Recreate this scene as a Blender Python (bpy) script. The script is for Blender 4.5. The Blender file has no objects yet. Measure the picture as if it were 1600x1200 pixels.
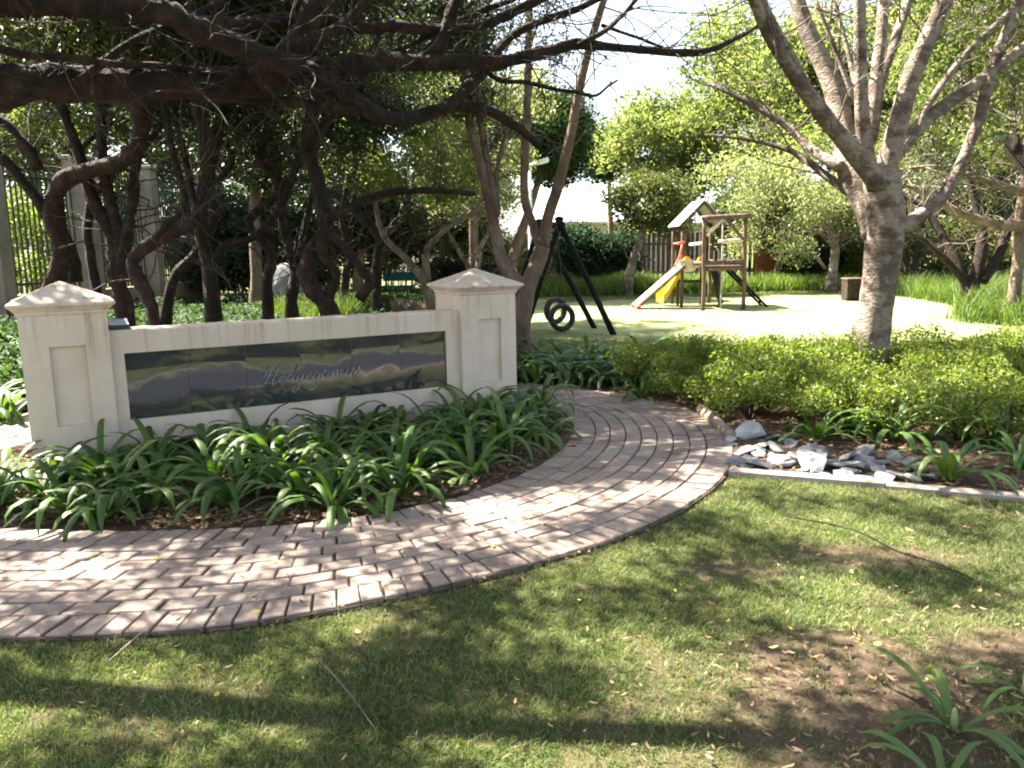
import bpy, math, numpy as np
from mathutils import Vector, Matrix
R = math.radians
sc = bpy.context.scene
col = sc.collection

# ------------------------------------------------------------------ camera, sky, sun, exposure
F_PX = 1256.0; PITCH = R(9.7); ROLL = R(1.0); EYE = 1.6
_fw = np.array([0, math.cos(PITCH), -math.sin(PITCH)])
_r0 = np.array([1.0, 0, 0]); _u0 = np.cross(_r0, _fw)
_rt = _r0*math.cos(ROLL) - _u0*math.sin(ROLL)
_up = _u0*math.cos(ROLL) + _r0*math.sin(ROLL)
cd = bpy.data.cameras.new('camera'); cam = bpy.data.objects.new('camera', cd); col.objects.link(cam)
cd.sensor_width = 36; cd.lens = 36*F_PX/1600; cd.clip_end = 900; cd.clip_start = 0.05
cam.matrix_world = Matrix(((_rt[0], _up[0], -_fw[0], 0), (_rt[1], _up[1], -_fw[1], 0), (_rt[2], _up[2], -_fw[2], EYE), (0, 0, 0, 1)))
sc.camera = cam

SUN_EL = R(52); SUN_AZ = math.atan2(-0.86, 0.50)        # azimuth from +Y towards +X
sun_dir = Vector((math.sin(SUN_AZ)*math.cos(SUN_EL), math.cos(SUN_AZ)*math.cos(SUN_EL), math.sin(SUN_EL)))
w = bpy.data.worlds.new('World'); sc.world = w; w.use_nodes = True
nt = w.node_tree
sky = nt.nodes.new('ShaderNodeTexSky'); sky.sky_type = 'NISHITA'; sky.sun_disc = False
sky.sun_elevation = SUN_EL; sky.sun_rotation = SUN_AZ; sky.dust_density = 2.0; sky.air_density = 1.0
bg = nt.nodes['Background']; bg.inputs['Strength'].default_value = 0.055
hs = nt.nodes.new('ShaderNodeHueSaturation'); hs.inputs['Saturation'].default_value = .7
nt.links.new(sky.outputs[0], hs.inputs['Color']); nt.links.new(hs.outputs[0], bg.inputs[0])
ld = bpy.data.lights.new('sun', 'SUN'); ld.energy = 5.0; ld.angle = R(0.53); ld.color = (1.0, 0.93, 0.82)
sun = bpy.data.objects.new('sun', ld); col.objects.link(sun)
sun.rotation_euler = sun_dir.to_track_quat('Z', 'Y').to_euler()
sc.view_settings.view_transform = 'Standard'; sc.view_settings.look = 'None'
sc.view_settings.exposure = 3.2; sc.view_settings.gamma = 1
cy = sc.cycles
cy.max_bounces = 7; cy.diffuse_bounces = 4; cy.glossy_bounces = 3; cy.transmission_bounces = 5
cy.use_denoising = True; cy.sample_clamp_indirect = 6; cy.filter_width = 2.0
cy.use_adaptive_sampling = True; cy.adaptive_threshold = 0.02

# ------------------------------------------------------------------ helpers
def ray(px, py): return _fw + _rt*((px-800)/F_PX) + _up*((600-py)/F_PX)
def P(px, py, Y):
    d = ray(px, py); t = Y/d[1]; return np.array([d[0]*t, Y, EYE+d[2]*t])
def G(px, py, z=0.0):
    d = ray(px, py); t = (z-EYE)/d[2]; return np.array([d[0]*t, d[1]*t, z])
def rngf(s): return np.random.default_rng(s)

def tag(o, label=None, cat=None, group=None, kind=None):
    if label: o['label'] = label
    if cat: o['category'] = cat
    if group: o['group'] = group
    if kind: o['kind'] = kind
    return o
def empty(name, loc, label=None, cat=None, group=None, rz=0):
    o = bpy.data.objects.new(name, None); col.objects.link(o)
    o.location = [float(a) for a in loc]; o.rotation_euler.z = rz; o.empty_display_size = 0.2
    return tag(o, label, cat, group)
def mesh_np(name, V, Fc, mat, parent=None, smooth=False):
    """V (n,3); Fc (m,k) faces of k corners; positions are world coordinates when parent sits anywhere"""
    V = np.asarray(V, dtype=np.float32); me = bpy.data.meshes.new(name)
    if parent is not None:
        q = parent; off = np.zeros(3, dtype=np.float32)
        while q is not None: off += np.array(q.location, dtype=np.float32); q = q.parent
        V = V - off
    if isinstance(Fc, np.ndarray):
        k = Fc.shape[1]; m = Fc.shape[0]
        me.vertices.add(len(V)); me.vertices.foreach_set('co', V.ravel())
        me.loops.add(m*k); me.loops.foreach_set('vertex_index', Fc.astype(np.int32).ravel())
        me.polygons.add(m); me.polygons.foreach_set('loop_start', np.arange(0, m*k, k, dtype=np.int32))
        try: me.polygons.foreach_set('loop_total', np.full(m, k, dtype=np.int32))
        except Exception: pass
        me.update(calc_edges=True)
    else:
        me.from_pydata([tuple(map(float, v)) for v in V], [], Fc)
    if smooth: me.polygons.foreach_set('use_smooth', np.ones(len(me.polygons), dtype=bool))
    me.materials.append(mat)
    o = bpy.data.objects.new(name, me); col.objects.link(o)
    if parent is not None: o.parent = parent
    return o
class MB:
    """collects pieces for one mesh"""
    def __init__(s): s.v = []; s.f = []
    def add(s, V, Fs):
        b = len(s.v); s.v += [tuple(map(float, p)) for p in V]; s.f += [tuple(int(i)+b for i in f) for f in Fs]
    def hexa(s, c8):
        s.add(c8, [(0,3,2,1),(4,5,6,7),(0,1,5,4),(1,2,6,5),(2,3,7,6),(3,0,4,7)])
    def box(s, c, sz, rz=0.0, bev=0.0):
        x, y, z = [a/2 for a in sz]
        if bev <= 0:
            pts = [(-x,-y,-z),(x,-y,-z),(x,y,-z),(-x,y,-z),(-x,-y,z),(x,-y,z),(x,y,z),(-x,y,z)]
            fs = [(0,3,2,1),(4,5,6,7),(0,1,5,4),(1,2,6,5),(2,3,7,6),(3,0,4,7)]
        else:
            b = min(bev, x*.9, y*.9, z*.9)
            def ring(e, zz): return [(-x+e,-y+e,zz),(x-e,-y+e,zz),(x-e,y-e,zz),(-x+e,y-e,zz)]
            pts = ring(b,-z)+ring(0,-z+b)+ring(0,z-b)+ring(b,z)
            fs = [(0,3,2,1),(12,13,14,15)]
            for k in range(3):
                for i in range(4):
                    j = (i+1) % 4; fs.append((4*k+i, 4*k+j, 4*k+4+j, 4*k+4+i))
        ca, sa = math.cos(rz), math.sin(rz)
        s.add([(c[0]+p[0]*ca-p[1]*sa, c[1]+p[0]*sa+p[1]*ca, c[2]+p[2]) for p in pts], fs)
    def beam(s, a, b, wd, th, up=(0,0,1)):
        a = Vector(a); b = Vector(b); d = (b-a).normalized(); side = d.cross(Vector(up))
        if side.length < 1e-3: side = d.cross(Vector((0,1,0)))
        side.normalize(); u = side.cross(d).normalized()
        c = []
        for p in (a, b):
            for q in ((-1,-1),(1,-1),(1,1),(-1,1)): c.append(p + side*q[0]*wd/2 + u*q[1]*th/2)
        s.add(c, [(0,1,2,3),(7,6,5,4),(0,4,5,1),(1,5,6,2),(2,6,7,3),(3,7,4,0)])
    def tube(s, pts, rad, sides=8, wob=0.0, rng=None, sub=1, cap=True):
        V, Fs = tube_np([(pts, rad)], sides, wob, rng or rngf(1), sub, cap)
        s.add(V, Fs.tolist())
    def build(s, name, mat, parent=None, smooth=False):
        return mesh_np(name, np.array(s.v), s.f, mat, parent, smooth)

def crom(P_, n):
    P_ = np.asarray(P_, float)
    if len(P_) == 2 or n <= 1:
        if n <= 1: return P_
    Q = np.vstack([2*P_[0]-P_[1], P_, 2*P_[-1]-P_[-2]]); out = []
    t = np.linspace(0, 1, n, endpoint=False)[:, None]
    for i in range(1, len(Q)-2):
        a, b, c, d = Q[i-1], Q[i], Q[i+1], Q[i+2]
        out.append(0.5*((2*b)+(-a+c)*t+(2*a-5*b+4*c-d)*t**2+(-a+3*b-3*c+d)*t**3))
    out.append(P_[-1][None]); return np.vstack(out)
def tube_np(lines, sides=6, wob=0.0, rng=None, sub=3, cap=False):
    """lines: list of (points, radii) -> verts, quads"""
    VV = []; FF = []; b = 0
    ang = np.linspace(0, 2*math.pi, sides, endpoint=False)
    for pts, rad in lines:
        pts = np.asarray(pts, float); rad = np.asarray(rad, float) if np.ndim(rad) else np.full(len(pts), float(rad))
        C = crom(np.column_stack([pts, rad]), sub); Pn = C[:, :3]; rr = np.maximum(C[:, 3], 0.0006)
        if cap:
            Pn = np.vstack([Pn[:1], Pn, Pn[-1:]]); rr = np.concatenate([[1e-4], rr, [1e-4]])
        n = len(Pn); T = np.gradient(Pn, axis=0)
        if cap: T[0] = T[1] = Pn[2]-Pn[1]; T[-1] = T[-2] = Pn[-2]-Pn[-3]
        T /= np.linalg.norm(T, axis=1)[:, None]+1e-9
        ref = np.array([0.31, 0.17, 0.93]) if abs(T[0][2]) < .85 else np.array([1.0, 0.1, 0])
        N = np.zeros_like(T)
        v = ref - T[0]*ref.dot(T[0]); N[0] = v/np.linalg.norm(v)
        for i in range(1, n):
            v = N[i-1]-T[i]*N[i-1].dot(T[i]); N[i] = v/(np.linalg.norm(v)+1e-9)
        B = np.cross(T, N)
        rad2 = rr[:, None]*np.ones(sides)
        if wob and rng is not None:
            k = rng.normal(size=(n, sides))
            k = (k+np.roll(k, 1, 1)+np.roll(k, 1, 0))/1.7
            rad2 = rad2*(1+wob*k)
        V = Pn[:, None, :]+rad2[:, :, None]*(np.cos(ang)[None, :, None]*N[:, None, :]+np.sin(ang)[None, :, None]*B[:, None, :])
        VV.append(V.reshape(-1, 3))
        i = np.arange(n-1)[:, None]*sides; j = np.arange(sides)[None, :]; j2 = (j+1) % sides
        q = np.stack([i+j, i+j2, i+sides+j2, i+sides+j], -1).reshape(-1, 4)+b
        FF.append(q); b += n*sides
    return np.vstack(VV), np.vstack(FF)
def tubes(name, lines, mat, parent, sides=6, wob=0.0, seed=0, sub=3):
    V, Q = tube_np(lines, sides, wob, rngf(seed), sub, sides > 5)
    return mesh_np(name, V, Q, mat, parent, smooth=True)

def leaves(name, C, L, W, mat, parent=None, seed=0, droop=0.0, flat=0.0, fold=0.12, oval=False):
    """one leaf blade (two triangles folded on the midrib, as two quads) per centre"""
    r = rngf(seed); C = np.asarray(C); n = len(C)
    d = r.normal(size=(n, 3)); d[:, 2] = d[:, 2]*(1-flat)-droop; d /= np.linalg.norm(d, axis=1)[:, None]
    k = r.normal(size=(n, 3)); k[:, 2] *= (1-flat)
    if flat > 0: k[:, 2] *= .3
    s = np.cross(d, k); 
    if flat > 0:
        s = np.cross(d, np.array([0, 0, 1.0])+0.5*r.normal(size=(n, 3)))
    s /= np.linalg.norm(s, axis=1)[:, None]+1e-9
    nrm = np.cross(d, s)
    sz = r.uniform(.65, 1.3, n)[:, None]
    Lh = L*sz/2; Wh = W*sz/2
    a = C-d*Lh; b = C+s*Wh-d*Lh*.1+nrm*Wh*fold*3; c = C+d*Lh-nrm*Lh*.15; e = C-s*Wh-d*Lh*.1+nrm*Wh*fold*3
    if oval:
        b1 = C+s*Wh*.8-d*Lh*.5+nrm*Wh*fold; b2 = C+s*Wh*.85+d*Lh*.35+nrm*Wh*fold*2; e1 = C-s*Wh*.8-d*Lh*.5+nrm*Wh*fold; e2 = C-s*Wh*.85+d*Lh*.35+nrm*Wh*fold*2
        V = np.stack([a, b1, b2, c, e2, e1], 1).reshape(-1, 3); Q = np.arange(6*n).reshape(n, 6)
        return mesh_np(name, V, Q, mat, parent)
    V = np.stack([a, b, c, e], 1).reshape(-1, 3)
    Q = np.arange(4*n).reshape(n, 4)
    return mesh_np(name, V, Q, mat, parent)
def clump_pts(r, cen, rad, n, squash=.75, power=.5):
    cen = np.asarray(cen, float); m = len(cen); idx = r.integers(0, m, n)
    v = r.normal(size=(n, 3)); v /= np.linalg.norm(v, axis=1)[:, None]
    rad = np.broadcast_to(np.asarray(rad, float), (m,))[idx]
    v = v*(r.uniform(0, 1, n)**power*rad)[:, None]; v[:, 2] *= squash
    return cen[idx]+v
def grow(lines, r, n, length, rad, spread=.9, up=.1, wig=.25, tmin=.15, seg=5):
    """side twigs from polylines"""
    out = []
    cum = np.array([np.linalg.norm(np.diff(np.asarray(p), axis=0), axis=1).sum() for p, _ in lines]); pr = cum/cum.sum()
    for _ in range(n):
        k = r.choice(len(lines), p=pr); pts = np.asarray(lines[k][0], float)
        rd = lines[k][1]; rd = np.asarray(rd, float) if np.ndim(rd) else np.full(len(pts), rd)
        t = r.uniform(tmin, .99)*(len(pts)-1); i = int(t); f = t-i
        p = pts[i]*(1-f)+pts[i+1]*f; T = pts[i+1]-pts[i]; T = T/(np.linalg.norm(T)+1e-9)
        d = T*r.uniform(.2, 1)+r.normal(size=3)*spread; d[2] += up; d /= np.linalg.norm(d)
        l = length*r.uniform(.5, 1.3); r0 = min(rad, rd[i]*.8)
        q = [p]
        for s in range(seg):
            d = d+r.normal(size=3)*wig; d[2] += up*.15; d /= np.linalg.norm(d); p = p+d*l/seg; q.append(p)
        out.append((np.array(q), np.linspace(r0, r0*.25, seg+1)))
    return out
def copy_thing(src, loc, rz=0, s=1.0, **kw):
    c = src.copy(); col.objects.link(c); c.location = [float(a) for a in loc]; c.rotation_euler.z = rz
    c.scale = (s, s, s) if np.isscalar(s) else s
    for ch in src.children:
        d = ch.copy(); col.objects.link(d); d.parent = c
        for g in ch.children:
            e = g.copy(); col.objects.link(e); e.parent = d
    tag(c, **kw); return c
# smooth value noise in python, used to spread wear, grass and litter alike
def vnoise(x, y, sc_, seed):
    r = rngf(seed); T = r.random((64, 64)); x = np.asarray(x)/sc_+100; y = np.asarray(y)/sc_+100
    i = np.floor(x).astype(int); j = np.floor(y).astype(int); f = x-i; g = y-j; f = f*f*(3-2*f); g = g*g*(3-2*g)
    a = T[i % 64, j % 64]; b = T[(i+1) % 64, j % 64]; c = T[i % 64, (j+1) % 64]; d = T[(i+1) % 64, (j+1) % 64]
    return (a*(1-f)+b*f)*(1-g)+(c*(1-f)+d*f)*g
def fbm(x, y, s, seed): return .5*vnoise(x, y, s, seed)+.3*vnoise(x, y, s*.45, seed+1)+.2*vnoise(x, y, s*.2, seed+2)
def sstep(a, b, x): t = np.clip((x-a)/(b-a), 0, 1); return t*t*(3-2*t)

# ------------------------------------------------------------------ materials
def nodemat(name):
    m = bpy.data.materials.new(name); m.use_nodes = True; t = m.node_tree
    return m, t, t.nodes['Principled BSDF'], t.nodes['Material Output']
def ramp(t, fac, stops):
    n = t.nodes.new('ShaderNodeValToRGB'); cr = n.color_ramp
    while len(cr.elements) > 1: cr.elements.remove(cr.elements[-1])
    cr.elements[0].position = stops[0][0]; cr.elements[0].color = (*stops[0][1], 1)
    for p, c in stops[1:]:
        e = cr.elements.new(p); e.color = (*c, 1)
    t.links.new(fac, n.inputs[0]); return n.outputs[0]
def noise(t, scale, detail=4, rough=.6, vec=None, dist=0.0):
    n = t.nodes.new('ShaderNodeTexNoise'); n.inputs['Scale'].default_value = scale
    n.inputs['Detail'].default_value = detail; n.inputs['Roughness'].default_value = rough
    n.inputs['Distortion'].default_value = dist
    if vec is not None: t.links.new(vec, n.inputs['Vector'])
    return n.outputs[0]
def coords(t, kind='Object', scale=None):
    c = t.nodes.new('ShaderNodeTexCoord').outputs[kind]
    if scale:
        m = t.nodes.new('ShaderNodeMapping'); m.inputs['Scale'].default_value = scale; t.links.new(c, m.inputs[0]); c = m.outputs[0]
    return c
def bump(t, bsdf, h, strength=.5, dist=.02):
    b = t.nodes.new('ShaderNodeBump'); b.inputs['Strength'].default_value = strength; b.inputs['Distance'].default_value = dist
    t.links.new(h, b.inputs['Height']); t.links.new(b.outputs[0], bsdf.inputs['Normal'])
def mixc(t, fac, a, b, mode='MIX'):
    n = t.nodes.new('ShaderNodeMix'); n.data_type = 'RGBA'; n.blend_type = mode
    for k, v in ((0, fac), (6, a), (7, b)):
        if hasattr(v, 'type') and hasattr(v, 'node'): t.links.new(v, n.inputs[k])
        elif k == 0: n.inputs[0].default_value = v
        else: n.inputs[k].default_value = (*v, 1)
    return n.outputs[2]
def surf(name, stops, scale=6, rough=.8, bmp=.4, bscale=40, bdist=.01, detail=5, stretch=None, spec=.3, metallic=0):
    m, t, b, o = nodemat(name); c = coords(t, 'Object', stretch)
    n = noise(t, scale, detail, .65, c); t.links.new(ramp(t, n, stops), b.inputs['Base Color'])
    b.inputs['Roughness'].default_value = rough; b.inputs['Specular IOR Level'].default_value = spec
    b.inputs['Metallic'].default_value = metallic
    if bmp: bump(t, b, noise(t, bscale, 4, .6, c), bmp, bdist)
    return m
def leafmat(name, cols, trans=.45, rough=.45, spec=.35, tcol=None):
    m, t, b, o = nodemat(name); g = t.nodes.new('ShaderNodeNewGeometry')
    k = len(cols); c = ramp(t, g.outputs['Random Per Island'], [(i/(k-1), cc) for i, cc in enumerate(cols)])
    big = noise(t, .9, 2, .5, coords(t, 'Object'))
    mm = t.nodes.new('ShaderNodeMapRange'); mm.inputs[1].default_value = .3; mm.inputs[2].default_value = .7
    mm.inputs[3].default_value = .72; mm.inputs[4].default_value = 1.3; t.links.new(big, mm.inputs[0])
    hv = t.nodes.new('ShaderNodeHueSaturation'); t.links.new(mm.outputs[0], hv.inputs['Value']); t.links.new(c, hv.inputs['Color']); c = hv.outputs[0]
    t.links.new(c, b.inputs['Base Color']); b.inputs['Roughness'].default_value = rough
    b.inputs['Specular IOR Level'].default_value = spec
    tr = t.nodes.new('ShaderNodeBsdfTranslucent'); ms = t.nodes.new('ShaderNodeMixShader'); ms.inputs[0].default_value = trans
    tc = mixc(t, 1.0, c, tcol or (1.7, 1.9, .7), 'MULTIPLY'); t.links.new(tc, tr.inputs[0])
    t.links.new(b.outputs[0], ms.inputs[1]); t.links.new(tr.outputs[0], ms.inputs[2]); t.links.new(ms.outputs[0], o.inputs[0])
    return m
M = {}
M['bark_pale'] = surf('pale smooth bark', [(.3, (.055, .038, .027)), (.46, (.14, .105, .075)), (.56, (.28, .23, .18)), (.66, (.20, .155, .115)), (.8, (.075, .053, .038))], 4.5, .85, 1.0, 26, .05, 8, (1, 1, 1.5))
M['bark_dark'] = surf('dark rough bark', [(.3, (.010, .007, .006)), (.5, (.026, .017, .012)), (.62, (.05, .030, .020)), (.74, (.055, .050, .038)), (.85, (.05, .06, .04))], 9, .95, 1.0, 34, .05, 8)
M['bark_brown'] = surf('brown bark', [(.3, (.07, .045, .03)), (.55, (.16, .115, .08)), (.75, (.24, .19, .14))], 5, .9, .9, 25, .03, 6, (1, 1, .5))
M['twig_dark'] = surf('dark twig bark', [(.3, (.015, .011, .009)), (.7, (.06, .048, .036))], 4, .9, 0)
M['leaf_shade'] = leafmat('deep shade leaves', [(.012, .022, .008), (.02, .035, .011), (.035, .05, .016), (.014, .026, .009)], .16, .5, .2)  # leaf colour darkened to stand for deep shade
M['twig'] = surf('twig bark', [(.3, (.06, .045, .035)), (.7, (.19, .155, .12))], 4, .9, 0)
M['leaf_olive'] = leafmat('olive leaves', [(.04, .052, .014), (.06, .078, .02), (.09, .105, .03), (.038, .055, .015)], .35, tcol=(1.5, 1.5, .7))
M['leaf_bright'] = leafmat('bright leaves', [(.08, .11, .035), (.115, .145, .05), (.18, .20, .09), (.09, .12, .04)], .5, .6, .15, tcol=(1.65, 1.7, .85))
M['leaf_dark'] = leafmat('dark leaves', [(.02, .038, .012), (.035, .06, .016), (.05, .075, .022), (.018, .035, .012)], .3)
M['leaf_grey'] = leafmat('grey green leaves', [(.13, .155, .07), (.19, .21, .10), (.24, .25, .13), (.14, .175, .07)], .5, tcol=(1.5, 1.55, .9))
M['leaf_blue'] = leafmat('blue green leaves', [(.012, .028, .016), (.022, .045, .026), (.035, .062, .034), (.015, .032, .018)], .2, .75, .08)
M['leaf_lime'] = leafmat('lime shrub leaves', [(.05, .085, .016), (.13, .17, .03), (.22, .245, .06), (.075, .115, .02)], .42, tcol=(1.6, 1.75, .55))
M['leaf_cover'] = leafmat('ground cover leaves', [(.014, .034, .009), (.024, .05, .013), (.042, .072, .02), (.013, .03, .008)], .25, .7, .12)
M['strap'] = leafmat('strap leaves', [(.034, .072, .015), (.055, .11, .022), (.09, .15, .036), (.044, .09, .018), (.06, .108, .024), (.108, .156, .036), (.036, .078, .017), (.072, .12, .026), (.048, .096, .02), (.26, .22, .06)], .28, .46, .28, (1.7, 1.9, .5))
M['grass'] = leafmat('grass blades', [(.038, .078, .022), (.058, .108, .03), (.12, .14, .055), (.24, .20, .12), (.05, .092, .026)], .35, .6, .2)
M['tall_grass'] = leafmat('tall grass blades', [(.04, .075, .016), (.07, .11, .022), (.12, .15, .045), (.05, .09, .018)], .35, .55, .2)
M['litter'] = leafmat('dry leaf litter', [(.08, .045, .026), (.16, .10, .055), (.26, .185, .105), (.12, .07, .038), (.21, .14, .075)], .12, .7, .2, (1, .9, .7))
M['yellow_leaf'] = leafmat('yellow fallen leaves', [(.55, .38, .06), (.60, .48, .12), (.5, .3, .05)], .2, .6, .2, (1, 1, .8))
M['flower'] = leafmat('dusty pink shrub leaves', [(.16, .13, .12), (.24, .19, .18), (.13, .12, .09), (.30, .22, .22)], .3)
M['stone'] = surf('slate rock', [(.3, (.095, .095, .095)), (.5, (.165, .165, .16)), (.62, (.25, .245, .235)), (.72, (.20, .16, .12)), (.8, (.16, .12, .09))], 7, .7, .6, 30, .02)
M['stone_pale'] = surf('pale rock', [(.3, (.24, .24, .235)), (.6, (.38, .375, .36)), (.8, (.46, .45, .43))], 7, .7, .5, 30, .02)
M['concrete'] = surf('concrete kerb', [(.3, (.20, .165, .135)), (.6, (.32, .27, .225)), (.8, (.40, .35, .30))], 8, .9, .5, 60, .006)
M['log'] = surf('weathered log', [(.3, (.12, .085, .06)), (.6, (.26, .20, .15)), (.8, (.35, .29, .22))], 12, .85, .7, 30, .01)
M['asphalt'] = surf('asphalt', [(.3, (.022, .024, .028)), (.7, (.04, .042, .047))], 30, .85, .3, 90, .006)
M['timber'] = surf('creosoted pole timber', [(.3, (.04, .024, .017)), (.55, (.11, .066, .046)), (.8, (.20, .13, .095))], 6, .75, .5, 20, .01, 5, (3, 3, .8))
M['timber_pale'] = surf('bleached timber', [(.3, (.36, .28, .22)), (.7, (.55, .46, .38))], 8, .8, .4, 20, .01)
M['black_pole'] = surf('tarred pole', [(.3, (.006, .006, .006)), (.7, (.016, .015, .014))], 10, .85, .3, 20, .01, spec=.12)
M['rubber'] = surf('black rubber', [(.3, (.012, .012, .013)), (.7, (.03, .03, .032))], 8, .6, .2, 60, .004)
M['rope'] = surf('rope', [(.3, (.25, .24, .22)), (.7, (.4, .38, .35))], 30, .9, .3, 60, .004)
M['yellow'] = surf('yellow plastic', [(.3, (.72, .40, .01)), (.7, (.80, .48, .02))], 4, .4, 0)
M['red'] = surf('red painted metal', [(.3, (.55, .07, .03)), (.7, (.65, .12, .05))], 8, .45, 0)
M['roof_sheet'] = surf('pale roof sheeting', [(.3, (.34, .36, .36)), (.7, (.52, .54, .53))], 3, .5, .2, 12, .01)
M['white_paint'] = surf('white painted metal', [(.3, (.70, .71, .72)), (.7, (.80, .80, .80))], 5, .4, 0)
M['house_wall'] = surf('house wall', [(.3, (.55, .52, .47)), (.7, (.66, .63, .58))], 2, .9, .2, 30, .01)
M['house_roof'] = surf('white sheet roof', [(.3, (.66, .67, .70)), (.7, (.78, .79, .80))], 2, .6, .2, 8, .02, 3, (6, .5, 1))
M['glass'] = surf('dark window glass', [(.3, (.02, .025, .03)), (.7, (.05, .055, .06))], 2, .1, 0, spec=.6)
M['fence_pier'] = surf('fence pier plaster', [(.3, (.20, .17, .13)), (.6, (.30, .25, .20)), (.8, (.36, .31, .25))], 2.5, .9, .3, 40, .01)
M['fence_base'] = surf('fence base wall', [(.3, (.20, .13, .10)), (.7, (.32, .22, .17))], 3, .9, .4, 30, .01)
M['rail'] = surf('dark green steel', [(.3, (.012, .022, .018)), (.7, (.03, .045, .036))], 6, .5, 0)
M['picket'] = surf('fence pickets', [(.3, (.05, .032, .02)), (.55, (.10, .07, .045)), (.8, (.16, .115, .08))], 5, .85, .4, 30, .01, 4, (6, 6, .6))
M['brick_pillar'] = surf('orange brick', [(.3, (.32, .12, .05)), (.7, (.48, .20, .09))], 9, .85, .4, 30, .01)
M['bench'] = surf('teal painted wood', [(.3, (.006, .05, .065)), (.7, (.012, .075, .09))], 5, .6, 0)
M['sheet_glass'] = surf('painted sky glass', [(.3, (.42, .47, .56)), (.7, (.52, .57, .66))], 9, .12, 0, spec=.7)  # pale blue in the colour stands in for reflected sky

def plaster():
    m, t, b, o = nodemat('cream painted plaster'); c = coords(t, 'Object')
    base = ramp(t, noise(t, 1.6, 5, .7, c), [(.3, (.50, .40, .315)), (.55, (.58, .48, .38)), (.8, (.62, .525, .43))])
    # rain streaks: narrow in the plane, long down the face
    st = noise(t, 1.0, 4, .7, coords(t, 'Object', (16, 16, .8)))
    s = ramp(t, st, [(.50, (1, 1, 1)), (.66, (.62, .55, .46)), (.8, (.42, .36, .28))])
    z = t.nodes.new('ShaderNodeSeparateXYZ'); t.links.new(c, z.inputs[0])
    mr = t.nodes.new('ShaderNodeMapRange'); mr.inputs[1].default_value = .80; mr.inputs[2].default_value = 1.05; mr.inputs[3].default_value = .18; mr.inputs[4].default_value = .72
    t.links.new(z.outputs[2], mr.inputs[0])
    cc = mixc(t, mr.outputs[0], base, mixc(t, 1.0, base, s, 'MULTIPLY'))
    # soil splash along the foot of the wall
    dn = ramp(t, noise(t, 7, 4, .7, c), [(.35, (.50, .42, .33)), (.7, (.85, .8, .72))])
    mz = t.nodes.new('ShaderNodeMapRange'); mz.inputs[1].default_value = .22; mz.inputs[2].default_value = 0; mz.inputs[3].default_value = 0; mz.inputs[4].default_value = .8
    t.links.new(z.outputs[2], mz.inputs[0]); cc = mixc(t, mz.outputs[0], cc, mixc(t, 1.0, cc, dn, 'MULTIPLY'))
    sp = ramp(t, noise(t, 38, 3, .8, c), [(.68, (1, 1, 1)), (.76, (.6, .52, .42))]); cc = mixc(t, .7, cc, mixc(t, 1.0, cc, sp, 'MULTIPLY'))
    t.links.new(cc, b.inputs['Base Color']); b.inputs['Roughness'].default_value = .85; b.inputs['Specular IOR Level'].default_value = .2
    bump(t, b, noise(t, 55, 5, .7, c), .35, .006); return m
M['plaster'] = plaster()
def granite():
    m, t, b, o = nodemat('polished black granite'); c = coords(t, 'Object')
    t.links.new(ramp(t, noise(t, 160, 3, .7, c), [(.35, (.016, .018, .022)), (.7, (.040, .042, .048))]), b.inputs['Base Color'])
    t.links.new(ramp(t, noise(t, 3, 5, .7, c), [(.4, (.02, .02, .02)), (.62, (.05, .05, .05)), (.75, (.15, .15, .15))]), b.inputs['Roughness'])
    b.inputs['IOR'].default_value = 1.6; b.inputs['Coat Weight'].default_value = .5; b.inputs['Coat Roughness'].default_value = .04
    bump(t, b, noise(t, 2.2, 2, .4, c), .22, .02); return m
M['granite'] = granite()
def lettermat():
    m, t, b, o = nodemat('faded grey lettering')
    t.links.new(ramp(t, noise(t, 22, 3, .7, coords(t)), [(.35, (.16, .16, .16)), (.7, (.34, .33, .32))]), b.inputs['Base Color']); b.inputs['Roughness'].default_value = .6; return m
M['letter'] = lettermat()
def brickmat():
    m, t, b, o = nodemat('clay paver'); g = t.nodes.new('ShaderNodeNewGeometry'); c = coords(t, 'Object')
    base = ramp(t, g.outputs['Random Per Island'], [(0, (.265, .195, .16)), (.25, (.285, .22, .18)), (.5, (.24, .188, .158)), (.75, (.31, .24, .195)), (1, (.225, .17, .142))])
    d = ramp(t, noise(t, 2.2, 5, .7, c), [(.28, (.55, .54, .50)), (.5, (.95, .95, .93)), (.62, (1.05, 1.04, 1.0)), (.78, (1.3, 1.24, 1.14))])
    cc = mixc(t, 1.0, base, d, 'MULTIPLY')
    cc = mixc(t, 1.0, cc, ramp(t, noise(t, 60, 4, .7, c), [(.3, (.72, .72, .72)), (.7, (1.12, 1.12, 1.12))]), 'MULTIPLY')
    t.links.new(cc, b.inputs['Base Color']); b.inputs['Roughness'].default_value = .8; b.inputs['Specular IOR Level'].default_value = .3
    bump(t, b, noise(t, 90, 4, .7, c), .5, .004); return m
M['brick'] = brickmat()
def soilmat(name, a=(.06, .038, .026), b_=(.13, .085, .058), c_=(.22, .15, .10)):
    m, t, b, o = nodemat(name); c = coords(t, 'Object')
    cc = mixc(t, .5, ramp(t, noise(t, 1.4, 6, .7, c), [(.3, a), (.55, b_), (.8, c_)]), ramp(t, noise(t, 45, 5, .8, c), [(.35, a), (.55, b_), (.72, c_)]))
    t.links.new(cc, b.inputs['Base Color']); b.inputs['Roughness'].default_value = .95; b.inputs['Specular IOR Level'].default_value = .1
    bump(t, b, noise(t, 40, 6, .75, c), 1.0, .03); return m
M['soil'] = soilmat('bed soil')
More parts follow.
